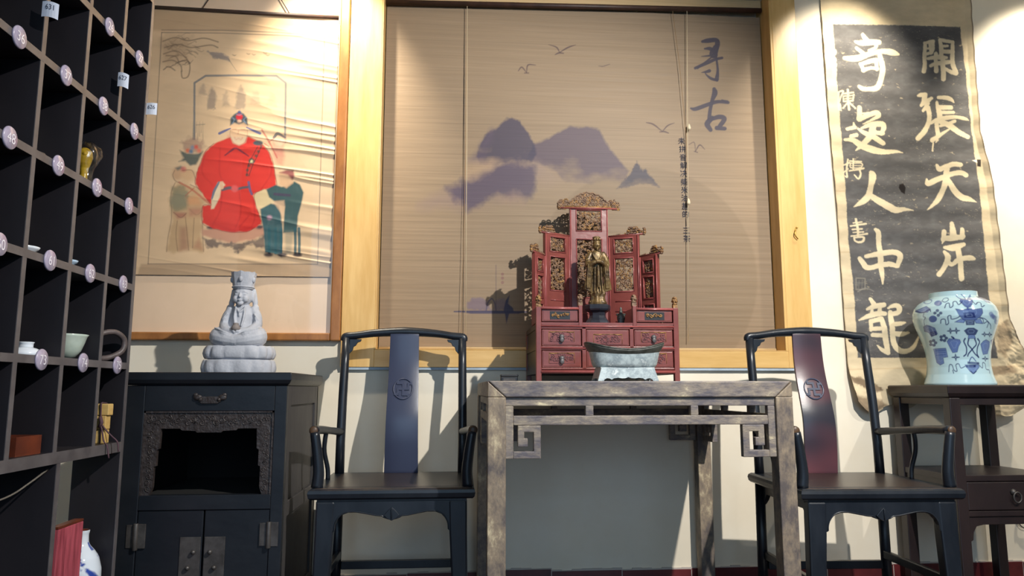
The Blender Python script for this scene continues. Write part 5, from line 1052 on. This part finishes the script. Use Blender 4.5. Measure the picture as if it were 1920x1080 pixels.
for s in (-1, 1):
    b.ell((s * .006, -.0165, zb + .242), (.0042, .0025, .0018), 8, 6); b.ell((s * .0160, .000, zb + .238), (.003, .004, .008), 8, 6)
    limb(b, [(s * .026, .002, zb + .205), (s * .036, -.002, zb + .182), (s * .036, -.014, zb + .158), (s * .020, -.028, zb + .166), (s * .006, -.031, zb + .172)], [.013, .0135, .013, .0095, .008])
    # wide hanging sleeves
    n = 7; rs_ = []
    for i in range(n):
        t = i / (n - 1); z = zb + .172 - .118 * t; xc = s * (.030 + .010 * t); hw = .012 + .004 * t; hd = .010 - .003 * t; yc = -.018 + .006 * t
        rs_.append([(xc + hw * math.cos(a) + .0015 * math.sin(9 * t + 3 * a), yc + hd * math.sin(a), z + .006 * math.cos(a) * s * t) for a in [2 * PI * k / 14 for k in range(14)]])
    b.loft(rs_)
    for k in range(3): limb(b, [(s * (.026 + .007 * k), -.027, zb + .160), (s * (.030 + .007 * k), -.024, zb + .11), (s * (.033 + .006 * k), -.021, zb + .065)], [.0022, .0025, .002])
    limb(b, [(s * .020, -.016, zb + .205), (s * .010, -.021, zb + .185), (s * .003, -.022, zb + .175)], [.003, .003, .0025])
b.ell((0, -.032, zb + .172), (.011, .008, .008), 10, 8)                           # joined hands
for k in range(4): limb(b, [(-.007 + .005 * k, -.037, zb + .177), (-.008 + .005 * k, -.039, zb + .171), (-.006 + .004 * k, -.037, zb + .166)], [.0022, .0024, .002])
for x in (-.012, -.004, .005, .013): limb(b, [(x, -.022, zb + .150), (x * 1.1, -.0225, zb + .10), (x * 1.3, -.026, zb + .048)], [.0022, .0026, .0022])
limb(b, [(0, -.024, zb + .155), (.001, -.026, zb + .11), (0, -.027, zb + .07)], [.004, .0045, .004])
b.lathe([(.0150, .250), (.0165, .253), (.0165, .257), (.0145, .258), (.0150, .270), (.0165, .276), (.0120, .279), (0, .280)], 20, (0, 0.001, zb))
for x in (-.010, 0, .010): b.ell((x, -.015, zb + .266), (.004, .003, .006), 8, 6)
b.build('figure', 'bronze', dt, remesh=0.0014, smooth_it=1)
# small grey finial ornament on the shrine deck
b = MB()
b.lathe([(.013, 0), (.015, .004), (.013, .012), (.016, .022), (.017, .032), (.012, .042), (.006, .050), (.007, .056), (.004, .062), (.005, .068), (0, .074)], 14, sy=.6)
for s in (-1, 1): b.ell((s * .009, -.008, .028), (.004, .004, .004), 8, 6); curl(b, s * .013, .040, .006, 0, 0 if s > 0 else PI, .0022, fl=s)
o = b.build('deck_ornament', 'pewterdk'); o.location = (0.690, -0.330, DECK)
tag(o, 'little dark grey metal finial standing right of the gilded figure', 'ornament')

# ------------------------------------------------------------------ pewter basin
ba = thing('pewter_basin', 'grey pewter boat-shaped basin with flared rim on bracket foot before the shrine', 'basin', (0.607, -0.715, 0.8573)); ba.scale = (1, 1, 0.95)
def se(hx, hy, z, e=3.2, rise=0.0, n=44):
    out = []
    for i in range(n):
        a = 2 * PI * i / n; ca, sa = math.cos(a), math.sin(a)
        x = hx * math.copysign(abs(ca) ** (2 / e), ca); y = hy * math.copysign(abs(sa) ** (2 / e), sa); out.append((x, y, z + rise * (abs(x) / hx) ** 2))
    return out
b = MB(); outer = [se(.096, .050, .049), se(.106, .056, .052), se(.112, .059, .062), se(.117, .061, .082, rise=.004), se(.122, .063, .098, rise=.010)]
b.loft(outer, cap=False); inner = [se(.122, .063, .098, rise=.010), se(.117, .058, .097, rise=.010), se(.110, .053, .065, rise=.002), se(.100, .048, .056)]
b.loft([inner[1], inner[2], inner[3]], cap=False); b.add([p for p in inner[3]], [tuple(range(44))]); b.add(outer[0], [tuple(range(43, -1, -1))])
b.build('bowl', 'pewter', ba)
b = MB(); b.loft([se(.1215, .0625, .096, rise=.010), se(.132, .068, .103, rise=.020), se(.138, .072, .108, rise=.026), se(.138, .072, .112, rise=.026), se(.130, .066, .110, rise=.022), se(.117, .058, .099, rise=.010)], cap=False)
b.tube([(x * .985, y * .985, z + .0035) for x, y, z in se(.138, .072, .111, rise=.026)], .0032, 6, closed=True); b.build('rim', 'pewterdk', ba)
cu = [(-.106, 0), (-.086, 0), (-.082, .006), (-.074, .0105), (-.064, .009), (-.058, .005), (-.050, .010), (-.036, .012), (-.022, .0095), (-.012, .010), (0, .014)]
fp = cu + [(-x, z) for x, z in reversed(cu[:-1])] + [(.092, .048), (-.092, .048)]
fp2 = [(x * .52, z) for x, z in fp]
b = MB(); b.prism(fp, -.054, -.048, 'xz', tf=lambda x, y, z: (x, y - .006 * (1 - z / .048), z)).prism(fp, .048, .054, 'xz', tf=lambda x, y, z: (x, y + .006 * (1 - z / .048), z))
for s in (-1, 1): b.prism(fp2, -.003, .003, 'yz', tf=lambda x, y, z, s=s: (x + s * (.102 - .012 * z / .048), y, z))
b.box(-.094, .094, -.052, .052, .044, .0495); b.build('bracket_foot', 'pewter', ba, bevel=0.001)
# small black box behind, left of the shrine
bx = thing('small_box', 'small black box on the worn table left of the red shrine', 'box', (0.238, -0.30, 0.8573))
MB().box(-.034, .034, -.02, .02, 0, .022).build('case', 'blackplastic', bx, bevel=.002); MB().box(-.0355, .0355, -.0215, .0215, .0222, .031).build('lid', 'blackplastic', bx, bevel=.003); MB().box(-.024, .024, -.0212, -.0198, .006, .016).build('front_plate', 'iron', bx)

# ------------------------------------------------------------------ stone seated figure on the cabinet
so = thing('stone_statue', 'grey stone seated figure with tall crown on lotus base, on the black cabinet', 'statue', (-0.792, -0.375, 0.8873))
b = MB()
def petal_ring(z0, z1, rx, ry, n, bul, ph=0.0, segs=120):
    rings = []
    for t in (0, .15, .4, .7, .9, 1):
        z = z0 + (z1 - z0) * t; w_ = math.sin(PI * min(1, t * .85 + .12)); R2 = []
        for i in range(segs):
            a = 2 * PI * i / segs; k = abs(math.cos(n * (a + ph) / 2)) ** 0.5; f = 1 + bul * w_ * k; e = 2.6
            ca, sa = math.cos(a), math.sin(a)
            R2.append((rx * f * math.copysign(abs(ca) ** (2 / e), ca), ry * f * math.copysign(abs(sa) ** (2 / e), sa), z + .004 * k * t))
        rings.append(R2)
    b.loft(rings)
petal_ring(0.000, 0.048, .126, .090, 14, .08); petal_ring(0.056, 0.100, .118, .084, 14, .11, .22); b.lathe([(.112, .04), (.112, .062)], 40, sy=.72)
b.build('lotus_base', 'stone', so)
b = MB()
for s in (-1, 1):
    limb(b, [(s * .045, .030, .142), (s * .088, -.010, .140), (s * .094, -.042, .136), (s * .055, -.066, .128), (s * -.005, -.074, .120)], [.040, .038, .034, .028, .022])      # crossed legs under the robe
    limb(b, [(s * .052, .012, .242), (s * .070, .006, .215), (s * .076, -.008, .180), (s * .056, -.044, .160), (s * .020, -.062, .155)], [.022, .023, .023, .019, .013])        # arms
    b.ell((s * .012, -.068, .154), (.018, .010, .009), 10, 8)
    for k in range(4): limb(b, [(s * (.020 - .004 * k), -.070 - .003 * k, .158), (s * (.006 - .003 * k), -.076, .157 - .004 * k)], [.0045, .004])
    b.ell((s * .0385, .006, .292), (.007, .012, .022), 10, 8)                                         # ears
    limb(b, [(s * .036, .016, .318), (s * .042, .018, .280), (s * .052, .012, .252)], [.010, .011, .008])          # veil falling to the shoulders
    limb(b, [(s * .020, -.024, .252), (s * .022, -.034, .215), (s * .014, -.040, .180)], [.0045, .005, .004])
    for k in range(4): limb(b, [(s * (.064 + .006 * k), -.018 - .004 * k, .226 - .016 * k), (s * (.082), -.020, .206 - .014 * k), (s * .090, -.004, .196 - .012 * k)], [.003, .0035, .003])
    for k in range(4): limb(b, [(s * .018, -.088 + .002 * k, .120 + .008 * k), (s * .055, -.088, .132 + .008 * k), (s * .100, -.060, .146 + .008 * k)], [.003, .0036, .003])
    limb(b, [(s * .006, -.0335, .308), (s * .015, -.0325, .3105), (s * .025, -.026, .306)], [.0022, .0026, .0018]); b.ell((s * .0145, -.0305, .2995), (.0085, .0042, .0034), 12, 8); b.ell((s * .017, -.025, .283), (.013, .012, .014), 12, 8)
b.loft([[(rx * math.cos(a), oy + ry * math.sin(a), z) for a in [2 * PI * k / 28 for k in range(28)]] for z, rx, ry, oy in ((.104, .090, .060, .0), (.130, .078, .056, .004), (.160, .060, .047, .006), (.195, .056, .042, .007), (.225, .060, .040, .009), (.245, .054, .034, .010), (.258, .032, .026, .010), (.268, .021, .021, .008))])
b.tube([(0, .008, .255), (0, .004, .285)], .020, 14); b.ell((0, .002, .297), (.0365, .038, .043), 20, 14)
limb(b, [(0, -.0345, .306), (0, -.0385, .297), (0, -.0415, .2905)], [.0026, .0034, .0046]); b.ell((0, -.0365, .2785), (.0085, .0040, .0022), 12, 6); b.ell((0, -.0355, .2745), (.0065, .0040, .0022), 12, 6); b.ell((0, -.029, .265), (.013, .009, .008), 12, 8)
limb(b, [(-.020, -.022, .250), (0, -.034, .232), (.020, -.022, .250)], [.0035, .004, .0035]); b.ell((0, -.0345, .222), (.006, .004, .008), 8, 6)
for i, (x, y, z) in enumerate(b.v):
    k = 0.79 if z < 0.245 else (1.0 if z > 0.272 else 0.79 + 0.21 * (z - 0.245) / 0.027)
    b.v[i] = (x * k, y, z)
b.build('figure', 'stone', so, remesh=0.0024, smooth_it=2)
b = MB(); N_ = 10                                                       # faceted petal crown
rings = []
for z, r in ((.322, .0370), (.328, .0400), (.332, .0385), (.352, .0400), (.372, .0430), (.386, .0445)):
    rings.append([(r * (1 + (.05 if (i % 2 == 0 and z > .34) else 0)) * math.cos(2 * PI * i / 20 - PI / 2), .004 + r * (1 + (.05 if (i % 2 == 0 and z > .34) else 0)) * math.sin(2 * PI * i / 20 - PI / 2), z + (.004 * (1 if i % 4 == 0 else (0.3 if i % 2 == 0 else 0.0)) if z > .38 else 0)) for i in range(20)])
top = [(.034 * math.cos(2 * PI * i / 20 - PI / 2), .004 + .034 * math.sin(2 * PI * i / 20 - PI / 2), .384) for i in range(20)]
b.loft(rings + [top], smooth=False)
for i in range(5): a = -PI / 2 + 2 * PI * i / 5; b.ell((.041 * math.cos(a), .004 + .041 * math.sin(a), .358), (.008, .008, .012), 8, 6)
b.tube([(.0395 * math.cos(a), .004 + .0395 * math.sin(a), .330) for a in [2 * PI * k / 28 for k in range(28)]], .0032, 6, closed=True); b.build('crown', 'stone', so)
MB().lathe([(.010, .158), (.015, .161), (.017, .168), (.014, .176), (.009, .181), (.0105, .184), (.008, .187), (0, .188)], 16, (0, -.070, 0)).build('lap_jar', 'stonedk', so)

# ------------------------------------------------------------------ pigeonhole display shelf at the left
def atx(px, py, X):
    d = _fw + _rt * ((px - 960) / F_PX) + _up * ((540 - py) / F_PX); return CAM + d * ((X - CAM[0]) / d[0])
ds = thing('display_shelf', 'tall dark pigeonhole shelf with numbered discs along its shelf edges', 'shelf', (-1.09, -1.47, 0))
SXF, SXB, SYE, SYN = -1.000, -1.138, -0.838, -2.110
ZB = [0.656, 0.902, 1.149, 1.394, 1.635, 1.876, 2.117, 2.358]
DV = [-1.034, -1.242, -1.450, -1.660, -1.870]
O = Vector((-1.09, -1.47, 0)); off = lambda x, y, z: (x - O.x, y - O.y, z - O.z)
for i, z in enumerate(ZB):
    t_ = 0.030 if i == 0 else 0.020
    MB().box(SXB, SXF - 0.002, SYN, SYE - 0.018, z - t_ / 2, z + t_ / 2, 0, off).box(SXF - 0.002, SXF, SYN, SYE - 0.018, z - t_ / 2, z + t_ / 2, 1, off).build('shelf_board', ['wood_shelf', 'shelf_edge'], ds)
for y in DV:
    b = MB()
    for z0, z1 in zip(ZB[:-1], ZB[1:]):
        za = z0 + (0.015 if z0 < .7 else 0.010); b.box(SXB + .001, SXF - 0.002, y - .0085, y + .0085, za, z1 - 0.010, 0, off).box(SXF - 0.002, SXF - .0002, y - .0085, y + .0085, za, z1 - 0.010, 1, off)
    b.build('divider', ['wood_shelf', 'shelf_edge'], ds)
for y0, y1 in ((SYE - 0.018, SYE), (SYN - .018, SYN)):
    MB().box(SXB, SXF - 0.002, y0, y1, 0, 2.42, 0, off).box(SXF - 0.002, SXF, y0, y1, 0, 2.42, 1, off).build('side_panel', ['wood_shelf', 'shelf_edge'], ds)
MB().box(SXB - 0.008, SXB - .0005, SYN, SYE, 0.645, 2.42, 0, off).box(SXB - 0.008, SXB - .0005, SYN, -1.222, 0.05, 0.645, 0, off).build('back_panel', 'wood_shelf', ds)
MB().box(SXB, SXF - .002, -1.226, -1.208, 0.118, 0.6405, 0, off).box(SXF - .002, SXF, -1.226, -1.208, 0.118, 0.6405, 1, off).build('divider', ['wood_shelf', 'shelf_edge'], ds)
MB().box(SXB, SXF - .002, SYN, SYE - .018, 0.095, 0.118, 0, off).box(SXF - .002, SXF, SYN, SYE - .018, 0.095, 0.118, 1, off).build('shelf_board', ['wood_shelf', 'shelf_edge'], ds)
cells = [SYE - 0.018] + DV
for z, last in ((0.902, 75), (1.149, 63), (1.394, 51), (1.635, 39), (1.876, 27), (2.117, 15)):
    for k in range(4):
        yc = (-0.928, -1.138, -1.346, -1.556)[k]; num = str(last - k)
        T = lambda x, y, z_, yc=yc, z=z: off(SXF + z_, yc + x, z + y)
        d_ = MB().lathe([(.0262, 0.0002), (.0268, .003), (.0250, .0055), (0, .0060)], 28, tf=T, cap=True).build('number_disc', 'disc', ds)
        v, f = text_bits(num, 0.034); b = MB(); b.add([off(SXF + .0066, yc + x * .95, z + zz_) for x, zz_ in v], f); b.build('numeral', 'numeral', d_)
for (px, py, wd_, ht_, num) in ((82, 20, 0.042, 0.040, '631'), (223, 151, 0.034, 0.044, '627'), (277, 207, 0.036, 0.040, '626')):
    p = atx(px, py, SXF); yy_ = min((SYE - .001 if num == '626' else 9), p[1]); b = MB(); n = 6; vs = []
    for i in range(n + 1):
        t = i / n
        for j in (-1, 1): vs.append(off(SXF + 0.0005 + wd_ * t, yy_ - .009 - .006 * math.sin(t * PI * .7), p[2] + j * ht_ / 2 - .010 * t * t * (1 if num != '626' else .2)))
    b.add(vs, [(2 * i, 2 * i + 1, 2 * i + 3, 2 * i + 2) for i in range(n)])
    g = b.build('paper_tag', 'paper', ds); v, f = text_bits(num, 0.019); b = MB()
    b.add([off(SXF + wd_ * .5 + x * .9, yy_ - .0094 - .006 * math.sin(min(1, max(0, (x * .9 + wd_ / 2) / wd_)) * PI * .7), p[2] + .006 + zz_ - (.010 if num != '626' else .002) * (min(1, max(0, (x * .9 + wd_ / 2) / wd_))) ** 2) for x, zz_ in v], f); b.build('tag_numeral', 'ink', g)

def on(px, py, X, Z): p = atx(px, py, X); return (X, p[1], Z)
S1, S2, S3 = 0.902 + .0102, 1.149 + .0102, 1.394 + .0102
# white lidded jar
j = thing('lidded_jar', 'small white domed jar on the shelf edge by disc 73', 'jar', (-1.052, -1.318, S1)); j.scale = (1, 1, 0.78)
MB().lathe([(.0355, 0), (.038, .003), (.0375, .010), (.033, .018), (.024, .0245), (.0175, .027), (0.0, .027)], 28).build('body', 'porc', j)
MB().lathe([(.0165, .0272), (.016, .030), (.0165, .040), (.0185, .043), (.0175, .0445), (.0, .044)], 28).build('neck_ring', 'porc', j)
# celadon bowl
bw = thing('tea_bowl', 'pale celadon bowl with flared rim on the shelf by disc 74', 'bowl', (-1.070, -1.085, S1))
MB().lathe([(.014, .004), (.024, .008), (.036, .024), (.044, .046), (.049, .064), (.053, .070), (.0515, .0705), (.046, .064), (.040, .046), (.032, .026), (.020, .012), (0, .010)], 36).build('bowl', 'celadon', bw)
MB().lathe([(.0150, 0), (.0155, .004), (.014, .0045), (0, .0045)], 24).build('foot_ring', 'celadon', bw)
# clay teapot, its loop handle showing
tp = thing('clay_teapot', 'grey-brown clay pot with big loop handle at the shelf end by disc 75', 'teapot', (-1.084, -0.980, S1))
MB().lathe([(.026, 0), (.030, .003), (.040, .020), (.042, .040), (.036, .058), (.024, .066), (.020, .068), (.006, .071), (.007, .080), (0, .083)], 30).build('body', 'clay', tp)
q = smoothpts([(.026, .022, .066), (.044, .044, .086), (.066, .074, .090), (.080, .100, .070), (.078, .098, .036), (.056, .066, .014), (.034, .034, .010), (.026, .024, .018)], 6)
MB().tube(q, [.0085] * len(q), 12).build('handle', 'clay', tp)
sp_ = smoothpts([(-.024, -.024, .026), (-.036, -.034, .044), (-.040, -.040, .062)], 5); MB().tube(sp_, [.009 - .004 * i / (len(sp_) - 1) for i in range(len(sp_))], 10).build('spout', 'clay', tp)
# bundle of wooden blocks tied with twine
wb = thing('block_bundle', 'three yellow wooden blocks tied with dark twine on the lowest pigeonhole edge', 'wooden blocks', (-1.030, -0.930, 0.656 + .0152))
for k, (z, w_, h_) in enumerate(((0, .036, .040), (.041, .034, .040), (.082, .042, .034))):
    MB().box(-w_ / 2 - .002 * k, w_ / 2 + .002 * k, -.016, .016, z, z + h_).build('block', 'block', wb, bevel=.0025)
b = MB(); b.tube(smoothpts([(.008, -.018, .002), (.006, -.0178, .05), (.004, -.018, .095), (.004, -.018, .1175), (.004, .0, .1185), (.004, .018, .117)], 4), .0022, 6)
b.tube(smoothpts([(.005, -.019, .062), (.016, -.024, .030), (.024, -.030, .008), (.036, -.034, -.006), (.044, -.036, -.040)], 4), .0022, 6); b.tube(smoothpts([(.005, -.019, .062), (.022, -.018, .040), (.036, -.010, .022), (.052, -.006, .004), (.056, -.004, -.024)], 4), .0022, 6); b.tube([(.004, -.019, .078), (.010, -.021, .062), (.004, -.020, .048)], .0055, 8)
b.build('twine', 'twine', wb)
# red-brown wooden tray box
ty = thing('wooden_tray', 'small red-brown open wooden box in the lowest row of pigeonholes', 'box', (-1.070, -1.330, 0.656 + .0152))
b = MB(); b.box(-.052, .052, -.055, .055, 0, .005); b.build('base', 'tray', ty)
for s in (-1, 1): MB().box(-.052, .052, *sorted((s * .055, s * .050)), .0052, .046).build('side', 'tray', ty); MB().box(*sorted((s * .052, s * .047)), -.0498, .0498, .0052, .046).build('end', 'tray', ty)
# amber figurine in a plastic bag
fg = thing('amber_figurine', 'amber yellow figurine wrapped in clear plastic in the pigeonhole above disc 50', 'figurine', (-1.040, -1.132, S3))
b = MB(); b.lathe([(.018, 0), (.020, .006), (.012, .010), (.009, .014)], 16); b.loft([[(rx * math.cos(a), ry * math.sin(a) + oy, z) for a in [2 * PI * k / 18 for k in range(18)]] for z, rx, ry, oy in ((.012, .011, .010, 0), (.030, .010, .009, .002), (.048, .012, .010, .002), (.060, .017, .014, 0), (.078, .022, .018, 0), (.096, .019, .016, 0), (.106, .008, .008, 0))]); b.ell((.006, -.012, .086), .008, 8, 6); b.ell((-.010, -.010, .068), .008, 8, 6)
b.build('carving', 'yellow', fg, remesh=.0015, smooth_it=1)
b = MB(); rings = []
for z, r in ((.004, .024), (.02, .017), (.04, .020), (.06, .028), (.085, .036), (.105, .033), (.118, .018), (.126, .010)):
    rings.append([(r * (1 + .16 * math.sin(5 * a + z * 60)) * math.cos(a) + .006, r * .8 * (1 + .16 * math.sin(4 * a - z * 80)) * math.sin(a), z) for a in [2 * PI * k / 30 for k in range(30)]])
b.loft(rings, cap=False); b.build('plastic_bag', 'film', fg)
# small things on the shelf above
def dish(name, label, mt, loc, r):
    t = thing(name, label, 'dish', loc); MB().lathe([(r * .55, 0), (r * .6, .003), (r * .9, .010), (r, .016), (r * .97, .0165), (r * .85, .011), (r * .5, .005), (0, .0045)], 28).build('bowl', mt, t); MB().lathe([(r * .52, .0002), (r * .5, .0025), (0, .0025)], 20).build('foot_ring', mt, t)
dish('small_dish', 'tiny white dish on the shelf edge left of disc 61', 'porc', (-1.040, -1.385, S2), .034); dish('small_dish', 'tiny pale blue dish on the shelf edge left of disc 62', 'bluewash', (-1.040, -1.196, S2), .034)
b = MB()
for x, y, z, r in ((0, 0, .007, .008), (.004, .014, .006, .007), (-.004, .026, .005, .006)): b.ell((x, y, z), (r, r, r * .85), 10, 8)
b.tube([(0, -.004, .009), (.004, .012, .012), (-.003, .028, .008)], .003, 6); o = b.build('shell_trinket', 'porc'); o.location = (-1.030, -1.000, S2); tag(o, 'tiny knobbly white trinket on the shelf edge left of disc 63', 'trinket')
b = MB(); b.tube([(.020 * math.cos(a), .020 * math.sin(a), .004) for a in [2 * PI * k / 24 for k in range(24)]], .0035, 8, closed=True); b.ell((0.0, .021, .006), (.006, .005, .005), 10, 8); o = b.build('metal_ring', 'iron'); o.location = (-1.030, -1.395, S3); tag(o, 'small grey metal ring lying left of disc 49', 'ring')
b = MB(); b.lathe([(.010, 0), (.012, .004), (.008, .010), (.004, .014), (.006, .018), (0, .022)], 14); b.ell((.006, 0, .008), (.005, .004, .004), 8, 6); o = b.build('metal_trinket', 'iron'); o.location = (-1.022, -0.876, S3); tag(o, 'tiny grey metal trinket at the shelf end beside disc 51', 'trinket')
# lower open compartment: rose red board and a small blue and white vase
rd = thing('red_board', 'rose red wooden board standing upright beside the small blue and white vase', 'board', (-1.030, -1.083, 0.1185))
MB().box(-.014, .010, -.068, .068, 0, .345).build('panel', 'redboard', rd, bevel=.002); MB().box(-.014, .010, -.068, .068, .3455, .352).build('top_edge', 'tray', rd, bevel=.001)
sv = thing('small_vase', 'small blue and white vase behind the rose red board in the lower shelf', 'vase', (-1.066, -0.922, 0.1185)); sv.scale = (1.08, 1.08, 1.16)
pz_ = [0, .006, .03, .08, .13, .165, .195, .212, .222, .232, .252, .258, .262]; pr_ = [.036, .038, .040, .050, .055, .054, .046, .034, .024, .019, .018, .0205, .0200]
nz, na = 120, 150; zz = np.linspace(0, .262, nz); R_ = np.interp(zz, pz_, pr_)
for _ in range(3): R_[1:-1] = (R_[:-2] + 2 * R_[1:-1] + R_[2:]) / 4
th = np.linspace(0, 2 * PI, na, endpoint=False); P = np.stack([R_[:, None] * np.sin(th)[None], -R_[:, None] * np.cos(th)[None], np.repeat(zz[:, None], na, 1)], -1)
c = Canvas(np.zeros((nz, na)), np.zeros((nz, na)), (214, 224, 236))
nn = fbm(P[..., 0].ravel() * 38 + 9, P[..., 1].ravel() * 38 + P[..., 2].ravel() * 44, 5, 4)
k = np.clip((nn - .50) * 14, 0, 1) * (P[..., 2].ravel() < .20) ; k = np.maximum(k, .9 * ((np.abs(P[..., 2].ravel() - .222) < .010) & (np.sin(th * 5)[None].repeat(nz, 0).ravel() > .55)))
c.c = c.c * (1 - k[:, None]) + lin((48, 72, 158)) * k[:, None]
sheet('vase_body', P, c, 'print_vase', sv, closed_u=True)
MB().lathe([(.0198, .2620), (.016, .2615), (.015, .235), (.030, .20), (.030, .05), (0, .03)], 24, cap=False).build('inner_wall', 'tray', sv); MB().lathe([(0, .0008), (.036, 0)], 24, cap=False).build('foot', 'porc', sv)
q0, q1, q2 = atx(-40, 952, -1.03), atx(18, 930, -1.03), atx(91, 879, -1.02)
q = smoothpts([tuple(q0), tuple(q1), tuple(atx(55, 906, -1.025)), (q2[0], q2[1], min(q2[2], 0.6385))], 5)
o = MB().tube(q, .0024, 6).build('hanging_cable', 'cable'); tag(o, 'thin pale cable sagging under the lowest pigeonhole board', 'cable')
# wire end on the wall under the stand
p = at(1905, 975, -0.002); b = MB()
b.ell((p[0] + .004, -.012, p[2] + .004), (.008, .010, .006), 10, 8); b.tube(smoothpts([(p[0], -.014, p[2]), (p[0] + .04, -.020, p[2] - .014), (p[0] + .09, -.016, p[2] - .020), (p[0] + .14, -.006, p[2] - .05)], 5), .003, 6)
b.tube(smoothpts([(p[0], -.012, p[2] - .004), (p[0] + .02, -.012, p[2] - .03), (p[0] + .06, -.008, p[2] - .045)], 5), .002, 6)
tag(b.build('wall_wire', 'blackplastic'), 'short black wire sticking out of the wall low beside the vase stand', 'wire')
